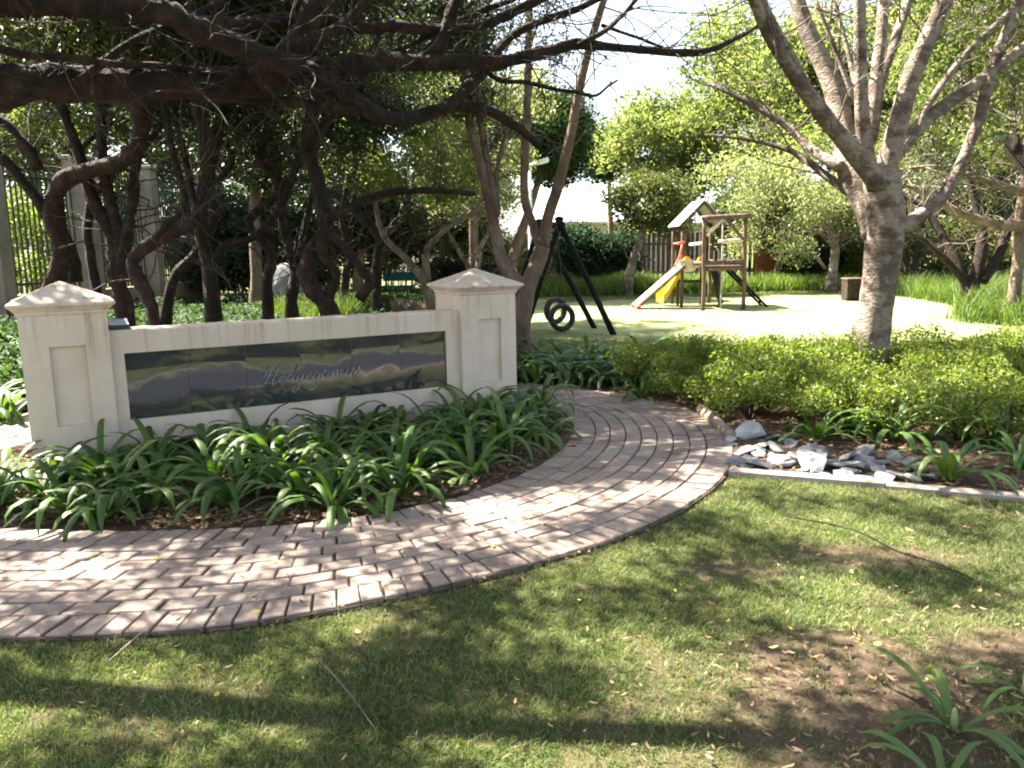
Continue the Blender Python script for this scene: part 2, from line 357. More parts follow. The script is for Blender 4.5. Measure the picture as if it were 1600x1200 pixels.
def lawnmat(name):
    """vertex colour: red for worn earth, green for sandy turf painted sunlit-pale"""
    m, t, b, o = nodemat(name); c = coords(t, 'Object')
    ga = ramp(t, noise(t, 5, 6, .75, c), [(.3, (.045, .06, .02)), (.5, (.075, .095, .03)), (.65, (.13, .125, .055)), (.8, (.20, .16, .10))])
    gb = ramp(t, noise(t, 70, 4, .8, c), [(.3, (.5, .5, .5)), (.7, (1.5, 1.45, 1.3))]); g = mixc(t, 1.0, ga, gb, 'MULTIPLY')
    so = mixc(t, .5, ramp(t, noise(t, 2.5, 6, .7, c), [(.3, (.065, .042, .028)), (.7, (.16, .11, .075))]), ramp(t, noise(t, 50, 5, .8, c), [(.35, (.08, .055, .035)), (.7, (.30, .22, .15))]))
    sa = ramp(t, noise(t, 3, 6, .7, c), [(.3, (.18, .23, .085)), (.5, (.25, .28, .12)), (.7, (.36, .34, .20))])  # sandy turf, its colour raised to imitate overexposed sunlight
    at = t.nodes.new('ShaderNodeAttribute'); at.attribute_name = 'wear_sun'; sp = t.nodes.new('ShaderNodeSeparateColor'); t.links.new(at.outputs['Color'], sp.inputs[0])
    cc = mixc(t, sp.outputs[0], g, so); cc = mixc(t, sp.outputs[1], cc, sa)
    t.links.new(cc, b.inputs['Base Color']); b.inputs['Roughness'].default_value = .95; b.inputs['Specular IOR Level'].default_value = .1
    bump(t, b, noise(t, 60, 5, .8, c), 1.0, .03); return m
M['lawn'] = lawnmat('lawn turf')

# ------------------------------------------------------------------ ground, lawn, beds, path
INNER = [(-3.06,4.55),(-2.62,4.47),(-2.23,4.44),(-1.87,4.43),(-1.5,4.46),(-1.15,4.54),(-.79,4.67),(-.42,4.92),(0,5.38),(.3,5.95),(.48,6.6),(.52,7.3),(.38,7.95),(0,8.3),(-1,8.3),(-2.4,8.0),(-3.5,7.5),(-4.15,6.7),(-4.15,5.7),(-3.7,4.9)]
OUTER = [(-3.2,3.22),(-2.18,3.17),(-1.77,3.16),(-1.51,3.17),(-1.25,3.22),(-1.0,3.3),(-.74,3.42),(-.47,3.54),(-.17,3.72),(.15,3.9),(.51,4.15),(.8,4.44),(1.1,4.78),(1.43,5.31),(1.68,5.95),(1.8,6.61),(1.8,7.25),(1.66,7.85),(1.3,8.4),(.71,8.85),(.1,9.2),(-.9,9.5),(-2.6,9.3),(-4.3,8.6),(-5.3,7.3),(-5.45,5.4),(-4.5,3.9)]
CEN = np.array([-1.5, 6.5])
def polar(poly):
    p = np.array(poly)-CEN; a = np.arctan2(p[:, 1], p[:, 0]); r = np.hypot(p[:, 0], p[:, 1]); o = np.argsort(a); a = a[o]; r = r[o]
    return np.concatenate([a-2*math.pi, a, a+2*math.pi]), np.tile(r, 3)
IA, IR = polar(INNER); OA, OR_ = polar(OUTER)
_k = np.linspace(-.12, .12, 7)
def rin(th): return sum(np.interp(th+k, IA, IR) for k in _k)/7
def rout(th): return sum(np.interp(th+k, OA, OR_) for k in _k)/7
def wrap(th): return (th+math.pi) % (2*math.pi)-math.pi
def rth(x, y): dx = x-CEN[0]; dy = y-CEN[1]; return np.hypot(dx, dy), np.arctan2(dy, dx)
def in_ring(x, y, pad=0.0):
    r, t = rth(x, y); return (r > rin(t)-pad) & (r < rout(t)+pad)
def inside(x, y, pad=0.0): r, t = rth(x, y); return r < rin(t)-pad
# line of the kerb between lawn and right-hand bed
KERB = np.array([(1.50,5.43),(1.8,5.32),(2.13,5.19),(2.67,4.98),(3.15,4.77),(3.9,4.45),(5,4.0),(6.5,3.5),(9,2.8)])
def kerb_y(x): return np.interp(x, KERB[:, 0], KERB[:, 1])
def bed_edge_y(x):  # far edge of the right-hand bed
    return np.interp(x, [-6, 0.0, 1.0, 2.2, 3, 5, 8, 12], [11.5, 11.2, 10.8, 10.4, 9.9, 9.6, 9.8, 11])
def in_right_bed(x, y):
    r, t = rth(x, y); out = r > rout(t)-.05
    return out & (y < bed_edge_y(x)) & (((x > 1.35) & (y > kerb_y(x)-.02) & (y < 9)) | ((y >= 8.3) & (x > -.6)))
def in_left_bed(x, y):
    r, t = rth(x, y); return (r > rout(t)-.05) & ((x < 0) & (y > 6.5)) & (y < 24) & (x > -11.5) & (y > 8.6+.0*x) & ~((x > -1.6) & (y > 13.5))

def bare_amt(x, y):
    """worn earth on the near lawn"""
    n = fbm(x, y, .55, 5)
    b = sstep(.56, .68, n)*.9
    def blob(px, py, rx, ry, k=1):
        g = G(px, py); return k*np.exp(-(((x-g[0])/rx)**2+((y-g[1])/ry)**2)*1.2)
    bl = blob(1330,1050,.5,.4)+blob(1380,1150,.4,.3)+blob(1450,1100,.6,.3)+blob(1270,1150,.25,.25)+blob(1440,870,.6,.22)+blob(1320,860,.35,.15)+blob(930,915,.3,.12,.9)+blob(1130,890,.35,.13,.8)+blob(1250,1010,.3,.18,.7)+blob(1590,1010,.5,.2,.6)+blob(520,1070,.22,.2,.35)
    n2 = fbm(x, y, .16, 15); d = .85*sstep(.15, 1.0, bl*.95+1.1*(n-.5)+.9*(n2-.5))
    r, t = rth(x, y); edge = sstep(.12, 0, r-rout(t))*.6
    return np.clip(np.maximum(np.maximum(b*.5, d), edge)+.45*(vnoise(x, y, .07, 19)-.55), 0, 1)
def hgt(x, y): return .012*(fbm(x, y, .5, 21)-.5)+.02*(vnoise(x, y, 2.2, 31)-.5)
def sheet(name, x0, x1, y0, y1, step, z, mat, mask, kind='structure', wear_sun=None, hz=1.0):
    xs = np.arange(x0, x1+step/2, step); ys = np.arange(y0, y1+step/2, step); X, Y = np.meshgrid(xs, ys)
    nx = len(xs); X = X.ravel(); Y = Y.ravel(); Z = z+hz*hgt(X, Y)
    i = (np.arange(len(ys)-1)[:, None]*nx+np.arange(nx-1)[None, :]).ravel()
    q = np.stack([i, i+1, i+nx+1, i+nx], 1); cx = X[i]+step/2; cyy = Y[i]+step/2
    q = q[mask(cx, cyy)]
    used = np.unique(q); mp = -np.ones(len(X), int); mp[used] = np.arange(len(used)); q = mp[q]; X = X[used]; Y = Y[used]; Z = Z[used]
    o = mesh_np(name, np.stack([X, Y, Z], 1), q, mat, None, True)
    if wear_sun is not None:
        a, b = wear_sun(X, Y); ca = o.data.color_attributes.new('wear_sun', 'FLOAT_COLOR', 'POINT')
        ca.data.foreach_set('color', np.stack([a, b, 0*a, 0*a+1], 1).astype(np.float32).ravel())
    tag(o, kind=kind); return o
mb = MB(); mb.add([(-300,-200,-.06),(300,-200,-.06),(300,500,-.06),(-300,500,-.06)], [(0,1,2,3)])
tag(mb.build('ground', M['lawn']), kind='structure')
def far_wear_sun(x, y):
    n = fbm(x, y, 1.8, 8)
    e = 1-(((x-6.2)/8.5)**2+((y-18.6)/5.8)**2); s = sstep(-.35, .45, e+1.3*(n-.5))  # s: ellipse where sunlight is painted into the lawn colour
    b = .35*sstep(.5, .7, n)
    return b*(1-s), np.clip(s, 0, 1)
sheet('lawn', -8, 9, -.7, 6.2, .05, 0, M['lawn'], lambda x, y: ~inside(x, y, -.3) & ~((x > 1.5) & (y > kerb_y(x)+.05)), wear_sun=lambda x, y: (bare_amt(x, y), 0*x))
sheet('lawn', -14, 30, 6, 46, .25, -.012, M['lawn'], lambda x, y: ~((y < 11) & in_ring(x, y, -.3)) & (y > np.minimum(bed_edge_y(x)-.6, 11)) , wear_sun=far_wear_sun)
sheet('bed_soil', -4.8, 1.2, 3.9, 9.0, .05, .012, M['soil'], lambda x, y: inside(x, y, -.08), hz=2.0)
sheet('bed_soil', -.8, 12, 4, 11.6, .06, .006, M['soil'], in_right_bed, hz=2.0)
sheet('bed_soil', -12, .2, 6.4, 24.2, .1, .006, M['soil'], lambda x, y: in_left_bed(x, y) | ((x < -5.2) & (y > 6.4) & (rth(x, y)[0] > rout(rth(x, y)[1])-.05)), hz=2.0)
# the street behind the photographer, which the polished sign mirrors
mb = MB(); mb.add([(-60,-15.2,.0),(60,-15.2,.0),(60,-.9,.0),(-60,-.9,.0)], [(0,1,2,3)]); tag(mb.build('road', M['asphalt']), kind='structure')
mb = MB(); mb.box((0,-.8,.03), (120,.2,.14), 0, .02); mb.box((0,-15.3,.03), (120,.2,.14), 0, .02); tag(mb.build('road_kerb', M['concrete']), kind='structure')
mb = MB(); mb.add([(-60,-17.6,.05),(60,-17.6,.05),(60,-15.41,.05),(-60,-15.41,.05)], [(0,1,2,3)]); tag(mb.build('pavement', M['concrete']), kind='structure')

# brick path: soldier courses along both edges, seven rows of running bond between
def path():
    r = rngf(77); V = []; Fs = []; b = 0
    TH = np.linspace(-math.pi, math.pi, 2001)
    def row(f0, f1, blen, off, ths):
        nonlocal b
        def pt(th, f):
            a = rin(th); o = rout(th)
            return CEN[0]+(a+(o-a)*f)*math.cos(th), CEN[1]+(a+(o-a)*f)*math.sin(th)
        fm = (f0+f1)/2; xy = np.array([pt(t_, fm) for t_ in TH]); s = np.concatenate([[0], np.cumsum(np.hypot(*np.diff(xy, axis=0).T))])
        n = int(round(s[-1]/blen)); bl = s[-1]/n
        for k in range(n):
            s0 = (k+off)*bl+r.normal()*.003; s1 = s0+bl; gp = .0045+abs(r.normal())*.002
            sa = (s0+gp) % s[-1]; sb = (s1-gp)
            ta = np.interp(sa, s, TH); tb = np.interp(sb % s[-1], s, TH)
            if tb < ta: tb += 2*math.pi
            if -2.95 < (ta+tb)/2 < -2.9: pass
            gf = .0038
            g0, g1 = f0+gf, f1-gf; z = .028+r.normal()*.0022; tz = r.normal(size=4)*.0016; e = .006; w0 = abs(f1-f0)
            cor = [pt(ta, g0), pt(tb, g0), pt(tb, g1), pt(ta, g1)]
            c = np.array(cor); m = c.mean(0)
            ins = c+(m-c)/np.linalg.norm(m-c, axis=1)[:, None]*e*1.3
            for q, zz in ((c, -.03), (c, z-.005), (ins, z)):
                for i in range(4): V.append((q[i][0], q[i][1], zz+(tz[i] if zz > 0 else 0)))
            for lv in (0, 4):
                for i in range(4): j = (i+1) % 4; Fs.append((b+lv+i, b+lv+4+i, b+lv+4+j, b+lv+j))
            Fs.append((b+8, b+11, b+10, b+9)); b += 12
    row(0, .155, .105, 0, None)
    for k in range(7): row(.155+k*.69/7, .155+(k+1)*.69/7, .212, .5*(k % 2)+.04*k, None)
    row(.845, 1, .108, .3, None)
    o = mesh_np('brick_path', np.array(V), Fs, M['brick']); tag(o, kind='structure')
path()
def bedding():
    th = np.linspace(-math.pi, math.pi, 241); V = []
    for t_ in th:
        for rr in (rin(t_)-.01, rout(t_)+.01): V.append((CEN[0]+rr*math.cos(t_), CEN[1]+rr*math.sin(t_), .0165))
    q = np.array([(2*i, 2*i+1, 2*i+3, 2*i+2) for i in range(240)])
    tag(mesh_np('path_sand', np.array(V), q, M['joint']), kind='structure')
M['joint'] = soilmat('sandy joint', (.05, .038, .028), (.09, .068, .05), (.14, .11, .08))
bedding()
def strip(name, line, wd, h, mat, seglen=.9, seed=0):
    r = rngf(seed); L = crom(np.array(line), 8); d = np.concatenate([[0], np.cumsum(np.linalg.norm(np.diff(L, axis=0), axis=1))]); mb = MB()
    s = 0
    while s+.1 < d[-1]:
        e = min(s+seglen, d[-1]); a = np.array([np.interp(s+.006, d, L[:, k]) for k in (0, 1)]); b = np.array([np.interp(e-.006, d, L[:, k]) for k in (0, 1)])
        c = (a+b)/2; mb.box((c[0], c[1], h/2-.03+r.normal()*.003), (np.linalg.norm(b-a), wd, h+.06), math.atan2(b[1]-a[1], b[0]-a[0]), .012); s = e
    return mb.build(name, mat)
tag(strip('bed_kerb', KERB, .085, .045, M['concrete'], 1.0, 3), 'flat concrete edging strip between lawn and rock bed', 'edging')

# ------------------------------------------------------------------ the sign wall
OX, OY, ANG, LEN, PW, PP, CO, HE, HA, U0, U1, Z0, Z1, HM = -2.994, 5.967, .502, 2.869, .569, .055, .06, 1.262, 1.407, .09, .129, .345, .857, 1.172
UU = np.array([math.cos(ANG), math.sin(ANG)]); NN = np.array([math.sin(ANG), -math.cos(ANG)])
def W(s, t, z): return (OX+UU[0]*s+NN[0]*t, OY+UU[1]*s+NN[1]*t, z)
H1 = 1.035; TW = .24
sign = empty('sign_wall', (OX, OY, 0), 'cream plastered estate sign wall with two capped piers and black granite face', 'sign')
def wbox(mb, s0, s1, t0, t1, z0, z1): mb.hexa([W(s0,t1,z0),W(s1,t1,z0),W(s1,t0,z0),W(s0,t0,z0),W(s0,t1,z1),W(s1,t1,z1),W(s1,t0,z1),W(s0,t0,z1)])
mb = MB(); pS0, pS1 = U0, LEN-U1
wbox(mb, -.005, pS0, -TW, 0, -.05, Z1); wbox(mb, pS1, LEN+.005, -TW, 0, -.05, Z1); wbox(mb, pS0, pS1, -TW, 0, -.05, Z0)
wbox(mb, -.005, LEN+.005, -TW, 0, Z1, H1-.012); wbox(mb, pS0-.001, pS1+.001, -TW+.002, -.035, Z0-.001, Z1+.001)
# rounded top arris, a little uneven as trowelled
rr_ = rngf(4); n = 40
for k in range(n):
    s0 = -.003+(LEN+.006)*k/n; s1 = -.003+(LEN+.006)*(k+1)/n
    if k == 0: ha_ = H1
    hb_ = H1+rr_.normal()*.0022
    mb.hexa([W(s0,-.001,H1-.012),W(s1,-.001,H1-.012),W(s1,-TW+.001,H1-.012),W(s0,-TW+.001,H1-.012),W(s0,-.011,ha_),W(s1,-.011,hb_),W(s1,-TW+.012,hb_),W(s0,-TW+.012,ha_)]); ha_ = hb_
mb.build('wall', M['plaster'], sign)
def pier(s0, lab):
    s1 = s0+PW; t1 = PP; t0 = PP-PW; mb = MB(); zr0, zr1, a, b = .36, .945, s0+.175, s0+.41; dp = .034
    t1b = t1-dp
    wbox(mb, s0, s1, t0, t1b, -.05, HM)
    wbox(mb, s0+.0005, a, t1b, t1, -.05, HM-.001); wbox(mb, b, s1-.0005, t1b, t1, -.05, HM-.001)
    wbox(mb, a, b, t1b, t1, -.05, zr0); wbox(mb, a, b, t1b, t1, zr1, HM-.001)
    p = mb.build('pier', M['plaster'], sign)
    def ringp(e, z): return [W(s0-e,t1+e,z),W(s1+e,t1+e,z),W(s1+e,t0-e,z),W(s0-e,t0-e,z)]
    prof = [(.0, HM-.004),(.006, HM),(.012, HM+.012),(.013, HM+.024),(.024, HM+.034),(CO*.62, HM+.052),(CO*.86, HM+.063),(CO*.88, HM+.068),(CO, HM+.070),(CO, HE-.006),(CO-.006, HE)]
    V = []; Fs = []
    for e, z in prof: V += ringp(e, z)
    for k in range(len(prof)-1):
        for i in range(4): j = (i+1) % 4; Fs.append((4*k+i, 4*k+j, 4*k+4+j, 4*k+4+i))
    V.append(W((s0+s1)/2, (t0+t1)/2, HA)); q = 4*(len(prof)-1)
    for i in range(4): Fs.append((q+i, q+(i+1) % 4, len(V)-1))
    m2 = MB(); m2.add(V, Fs); c = m2.build('cap', M['plaster'], p)
    p['label'] = lab
pier(-PW, 'left square pier with a tall recessed panel'); pier(LEN, 'right square pier with a tall recessed panel')
rr_ = rngf(9); ns = 6; sl = (pS1-pS0)/ns
for k in range(ns):
    mb = MB(); g = .0006; a = pS0+k*sl+g; b = pS0+(k+1)*sl-g; tt = .040+rr_.uniform(0, .003); yw = rr_.uniform(-.0012, .0012)
    # each slab is tilted back so that its reflection takes in the street
    mb.hexa([W(a,-.012+yw,Z0+.002),W(b,-.012-yw,Z0+.002),W(b,-.034,Z0+.002),W(a,-.034,Z0+.002),W(a,-.012-tt*.7+yw,Z1-.002),W(b,-.012-tt*.7-yw,Z1-.002),W(b,-.0345,Z1-.002),W(a,-.0345,Z1-.002)])
    mb.build('granite_slab', M['granite'], sign)
# the estate name in script letters
def script():
    Lt = {
     'H': [[(.1,.9),(.25,1.7),(.55,2.3),(.75,2.1),(.6,1.2),(.35,.2),(.1,-.15),(-.15,.0)], [(1.75,2.35),(1.5,2.0),(1.3,1.0),(1.2,.2),(1.4,-.02),(1.7,.2)], [(-.1,1.0),(.5,1.2),(1.1,1.1),(1.6,1.25)]],
     'e': [[(.0,.2),(.35,.45),(.65,.8),(.5,1.0),(.25,.8),(.15,.35),(.35,.02),(.65,.1),(.95,.4)]],
     'd': [[(.8,.8),(.5,1.0),(.15,.7),(.1,.2),(.35,.0),(.7,.35),(.95,1.0),(1.15,2.3),(.95,1.0),(.85,.2),(1.05,.02),(1.3,.3)]],
     'g': [[(.8,.8),(.5,1.0),(.15,.7),(.1,.2),(.35,.05),(.7,.4),(.9,1.0),(.75,.0),(.5,-1.0),(.15,-1.4),(-.05,-1.1),(.3,-.5),(.9,.0),(1.2,.3)]],
     'r': [[(.0,.3),(.2,1.15),(.3,.92),(.5,.9),(.68,.8),(.6,.35),(.75,.0),(1.05,.3)]],
     'o': [[(.55,1.0),(.2,.85),(.05,.45),(.25,.0),(.6,.05),(.8,.5),(.65,.95),(.5,1.0),(.8,.85),(1.2,.98)]],
     'w': [[(.0,1.0),(.02,.3),(.28,.0),(.62,.4),(.75,1.0),(.72,.3),(.98,.0),(1.3,.45),(1.38,1.05),(1.7,.85)]],
     's': [[(-.1,.1),(.3,.8),(.45,1.15),(.55,.7),(.65,.3),(.4,-.02),(.05,.12)]]}
    adv = {'H':1.8,'e':.9,'d':1.22,'g':1.12,'r':1.12,'o':1.2,'w':1.75,'s':.85}
    s_start, width = 1.08, .84
    tot = sum(adv[c] for c in 'Hedgegrows'); xh = .064; sx = width/tot; x = 0
    for ch in 'Hedgegrows':
        mb = MB()
        for st in Lt[ch]:
            p = crom(np.array(st), 6)
            q = np.column_stack([s_start+(x+p[:, 0])*sx+.3*p[:, 1]*xh, (.515+.012*x/tot)+p[:, 1]*xh])
            q[:, 1] -= .0*q[:, 0]
            d = np.gradient(q, axis=0); d /= np.linalg.norm(d, axis=1)[:, None]+1e-9; nn = np.column_stack([-d[:, 1], d[:, 0]])
            wd = .0014+.0024*np.abs(d[:, 1]); A = q+nn*wd[:, None]; B = q-nn*wd[:, None]; V = []
            for i in range(len(q)):
                for pp in (A[i], B[i]): V.append(W(pp[0], -.0095, pp[1]))
            n_ = len(V)
            V += [W(*( (A if i % 2 == 0 else B)[i//2][0], -.014, (A if i % 2 == 0 else B)[i//2][1])) for i in range(n_)]
            Fs = []
            for i in range(len(q)-1):
                Fs += [(2*i, 2*i+1, 2*i+3, 2*i+2), (2*i, 2*i+2, n_+2*i+2, n_+2*i), (2*i+1, n_+2*i+1, n_+2*i+3, 2*i+3)]
            mb.add(V, Fs)
        mb.build('letter', M['letter'], sign); x += adv[ch]
script()
# glass-topped lamp box resting on the wall behind the left pier
lb = empty('wall_light', W(.07, -.1, H1), 'small glass-topped light box resting on the wall beside the left pier', 'light fitting')
mb = MB(); wbox(mb, .005, .15, -.20, -.03, H1+.002, H1+.035); mb.build('housing', M['rail'], lb)
mb = MB(); mb.hexa([W(.012,-.035,H1+.036),W(.143,-.035,H1+.036),W(.143,-.195,H1+.036),W(.012,-.195,H1+.036),W(.012,-.035,H1+.04),W(.143,-.035,H1+.04),W(.143,-.195,H1+.07),W(.012,-.195,H1+.07)]); mb.build('lens', M['sheet_glass'], lb)

# ------------------------------------------------------------------ strap-leaved plants
def strap_plant(seed, nl=15, ln=.5, wd=.034, name='strap_leaf_plant', mat='strap', flatter=False):
    r = rngf(seed); V = []; Q = []; b = 0; S = 9
    root = empty(name, (0, 0, 0))
    for k in range(nl):
        az = 2.4*k+r.normal()*.25; l = ln*r.uniform(.7, 1.15); el = r.uniform(.55, 1.1) if flatter else (r.uniform(.75, 1.4) if k > 2 else r.uniform(1.15, 1.4))
        w0 = wd*r.uniform(.8, 1.15); p = np.array([.015*math.cos(az), .015*math.sin(az), -.02]); az2 = az; curl = r.uniform(1.7, 2.9)*(1.05 if k > 3 else .75); tw = r.normal()*.5
        P_ = []
        for i in range(S):
            t = i/(S-1); e = el-curl*t**1.7
            if i: p = p+np.array([math.cos(az2)*math.cos(e), math.sin(az2)*math.cos(e), math.sin(e)])*l/(S-1)
            p = p.copy(); p[2] = max(p[2], -.02 if i == 0 else .02); az2 += r.normal()*.04
            side = np.array([-math.sin(az2), math.cos(az2), tw*t*.5]); side /= np.linalg.norm(side)
            upv = np.cross(np.array([math.cos(az2)*math.cos(e), math.sin(az2)*math.cos(e), math.sin(e)]), side)*-1
            ww = w0*(.55+.45*min(1, t*2.2))*(1-max(0, (t-.55)/.45)**2.0)*.5+.0008
            for q in (-1, -.35, .35, 1): P_.append(p+side*ww*q-upv*(abs(q) < .5)*ww*.28)
        V += P_
        for i in range(S-1):
            for j in range(3): a = b+4*i+j; Q.append((a, a+1, a+5, a+4))
        b += 4*S
    mesh_np('leaves', np.array(V), np.array(Q), M[mat], root, True)
    # a pale fleshy leaf base
    mb = MB(); mb.tube([(0,0,-.02),(0,0,.04),(.003,0,.07)], [.012,.011,.006], 8, .05, r, 2); mb.build('stem', M['stalk'], root, True)
    return root
M['stalk'] = surf('pale stalk', [(.3, (.16, .20, .06)), (.7, (.28, .30, .12))], 12, .5, 0)
def prep(seeds, **k): return [strap_plant(s, **k) for s in seeds]
vars_ = prep([1, 2, 3, 4, 5, 6], nl=16, ln=.60, wd=.052)
used_ = set()
def put_plant(i, x, y, s=1.0, rz=None, r=rngf(50), label=None, group=None, pool=vars_, z=.01):
    src = pool[i % len(pool)]; rz = r.uniform(0, 6.28) if rz is None else rz
    if src.name not in used_:
        used_.add(src.name); src.location = (x, y, z); src.rotation_euler.z = rz; src.scale = (s, s, s*r.uniform(.9, 1.1)); return tag(src, label, 'plant', group)
    o = copy_thing(src, (x, y, z), rz, (s, s, s*r.uniform(.88, 1.12)), label=label, cat='plant', group=group)
    if 'group' in o.keys() and not group: del o['group']
    return o
def scatter(n, mask, x0, x1, y0, y1, dmin, seed):
    r = rngf(seed); out = []
    for _ in range(n*60):
        p = (r.uniform(x0, x1), r.uniform(y0, y1))
        if mask(np.array([p[0]]), np.array([p[1]]))[0] and all((p[0]-q[0])**2+(p[1]-q[1])**2 > dmin*dmin for q in out):
            out.append(p)
            if len(out) >= n: break
    return out
def wall_st(x, y): d = np.array([x-OX, y-OY]); return d@UU, d@NN
def front_bed(x, y):
    x = x[0]; y = y[0]; s, t = wall_st(x, y); r, th = rth(x, y)
    if not (r < rin(th)-.20): return np.array([False])
    return np.array([(t > .17) or (s > LEN+PW+.1)])
r_ = rngf(8)
pts = scatter(58, front_bed, -3.9, .5, 4.5, 8.2, .23, 3)
for i, (x, y) in enumerate(pts):
    s, t = wall_st(x, y); g = 'strap-leaved plants in the bed before the sign wall'
    row = 'edging the brick path' if (rin(rth(x, y)[1])-rth(x, y)[0]) < .34 else ('against the sign wall' if t < .42 else 'mid-bed')
    zone = 'below the left pier' if s < .05 else 'below the left quarter of the granite' if s < LEN/4 else 'below the second quarter of the granite' if s < LEN/2 else 'below the third quarter of the granite' if s < LEN*.75 else 'below the right quarter of the granite' if s < LEN-.05 else 'below the right pier'
    put_plant(i, x, y, r_.uniform(.85, 1.12)*(1.0 if t > .5 else .98), label='strap-leaved plant %s, %s' % (row, zone), group=g)
# the drift beyond the path, right of the right pier
pts = scatter(42, lambda x, y: np.array([(rth(x, y)[0] > rout(rth(x, y)[1])+.12)[0] and y[0] > 8.9-.0*x[0] and (y[0] > 9.0 or x[0] > 1.1) and y[0] < 10.7]), -.1, 1.75, 8.7, 10.7, .2, 5)
for i, (x, y) in enumerate(pts):
    put_plant(i+2, x, y, r_.uniform(.95, 1.2), label='strap-leaved plant beyond the path, %s, %s' % ('front edge' if y < 9.7 else 'back edge', 'near the slender tree' if x < .45 else 'in the middle' if x < 1.1 else 'beside the lime shrubs'), group='strap-leaved plants beyond the path')
# scattered ones along the right bed, before the lime shrubs
for i, (px, py, s, lb_) in enumerate([(1275,690,.95,'tall strap-leaved plant behind the biggest pale rock'),(1340,680,.9,'strap-leaved plant in the shade behind the middle of the rocks'),(1395,690,1.0,'strap-leaved plant with upright leaves between the rocks and the lime shrubs'),(1500,690,1.0,'strap-leaved plant on two thick stalks before the lime shrubs, near the right edge'),(1560,700,1.0,'rightmost dark strap-leaved plant before the lime shrubs'),(1480,752,.86,'spreading strap-leaved plant growing at the end of the rocks by the kerb'),(1003,625,.8,'pale-tipped strap-leaved plant at the left end of the lime shrubs'),(1590,735,.7,'small strap-leaved plant at the right frame edge above the kerb')]):
    g = G(px, py); put_plant(i+1, g[0], g[1], s*1.08, label=lb_)
big = prep([31, 34], nl=9, ln=.42, wd=.032, flatter=True)
for i, (x, y, s, lb_) in enumerate([(*G(1490,1140)[:2], .95, 'strap-leaved plant on bare soil with arching leaves, in the lower right corner'),(*G(1475,1235)[:2], .9, 'strap-leaved plant at the bottom edge of the photo, nearest to the camera'),(*G(1600,1085)[:2], .7, 'strap-leaved plant half out of the photo at the lower right edge')]):
    put_plant(i, x, y, s, rz=1.5+1.9*i, label=lb_, pool=big)
# left of the left pier
for i, (px, py, s) in enumerate([(8,600,1.15),(25,560,1.2),(-20,580,1.2),(-5,540,1.2),(20,520,1.1),(40,540,1.1),(-30,520,1.2),(10,490,1.2),(45,500,1.1),(-15,600,1.1)]):
    g = G(px, py+60); put_plant(i, g[0], g[1], s, label='bright strap-leaved plant standing left of the left pier', group='strap-leaved plants left of the left pier')
# behind the wall: rows of broad green plants
def behind(x, y): 
    return np.array([in_left_bed(x, y)[0] and y[0] < 14.2 and x[0] > -8.5 and x[0] < -.15])
for i, (x, y) in enumerate(scatter(120, behind, -8.5, 0, 8.9, 14.2, .33, 15)):
    put_plant(i, x, y, r_.uniform(.75, 1.0), label='plant under the trees behind the wall, %s, %s' % ('nearest the path' if y < 10.5 else 'halfway back' if y < 12.2 else 'farthest back', 'behind the left pier' if x < -5.2 else 'behind the sign, left half' if x < -3 else 'behind the sign, right half'), group='strap-leaved plants behind the sign wall')

# ------------------------------------------------------------------ ground cover, shrubs and grasses
def field(n, x0, x1, y0, y1, mask, seed):
    r = rngf(seed); x = r.uniform(x0, x1, n); y = r.uniform(y0, y1, n); k = mask(x, y); return x[k], y[k]
# low leafy cover behind the wall
x, y = field(90000, -10.5, 0, 8.7, 24, lambda x, y: in_left_bed(x, y) & (fbm(x, y, 1.1, 41) > .30), 60)
hh = .12+.34*sstep(.30, .62, fbm(x, y, 1.1, 41)); z = rngf(61).uniform(.25, 1, len(x))*hh+.02
tag(leaves('ground_cover', np.stack([x, y, z], 1), .12, .055, M['leaf_cover'], None, 62, droop=.1, flat=.4), 'low broad-leaved ground cover under the trees behind the sign wall', 'ground cover', kind='stuff')
# lime shrubs round the foot of the right-hand tree: individual bushes growing into each other
def lime_shrub(seed):
    r = rngf(seed); root = empty('lime_shrub', (0, 0, 0)); n = 14
    lines = []; tips = []
    for k in range(n):
        a = r.uniform(0, 6.28); q = r.uniform(.1, .42); h = r.uniform(.2, .48)
        p1 = np.array([math.cos(a)*q, math.sin(a)*q, h]); lines.append((np.array([[0,0,-.02], p1*[.35,.35,.6], p1]), [.008, .006, .002])); tips.append(p1)
    tips = np.array(tips); c = clump_pts(r, tips, .17, 3000, .8, .6); c[:, 2] = np.maximum(c[:, 2], .05)
    tubes('stems', lines, M['twig_dark'], root, 4, sub=2); leaves('foliage', c, .034, .020, M['leaf_lime'], root, seed+1, droop=-.1)
    return root
ls = [lime_shrub(100+i) for i in range(4)]; lu = set(); r_ = rngf(90)
def lime_mask(x, y):
    fy = np.interp(x, [1.5, 1.75, 2.1, 2.6, 3.4, 7], [8.9, 7.9, 7.1, 6.5, 6.2, 5.85]); by = np.interp(x, [1.5, 3, 5, 7], [9.6, 9.5, 9.3, 9.6])
    return (x > 1.5) & (y > fy) & (y < by) & (np.hypot(x-3.72, y-8.45) > .42)
for i, (x, y) in enumerate(scatter(74, lime_mask, 1.4, 6.9, 6.0, 9.7, .40, 33)):
    s = r_.uniform(.75, 1.1); src = ls[i % 4]; kw = dict(label='bright lime shrub %s, %s' % ('left of the right-hand trunk' if x < 3.2 else 'beside the right-hand trunk' if x < 4.2 else 'right of the right-hand trunk', 'front row towards the rocks' if y < 7.5 else 'middle row' if y < 8.5 else 'back row towards the lawn'), cat='shrub', group='lime green shrubs in the right-hand bed')
    if i < 4: src.location = (x, y, 0); src.scale = (s, s, s); tag(src, kw['label'], 'shrub', kw['group'])
    else: copy_thing(src, (x, y, 0), r_.uniform(0, 6.28), s, **kw)
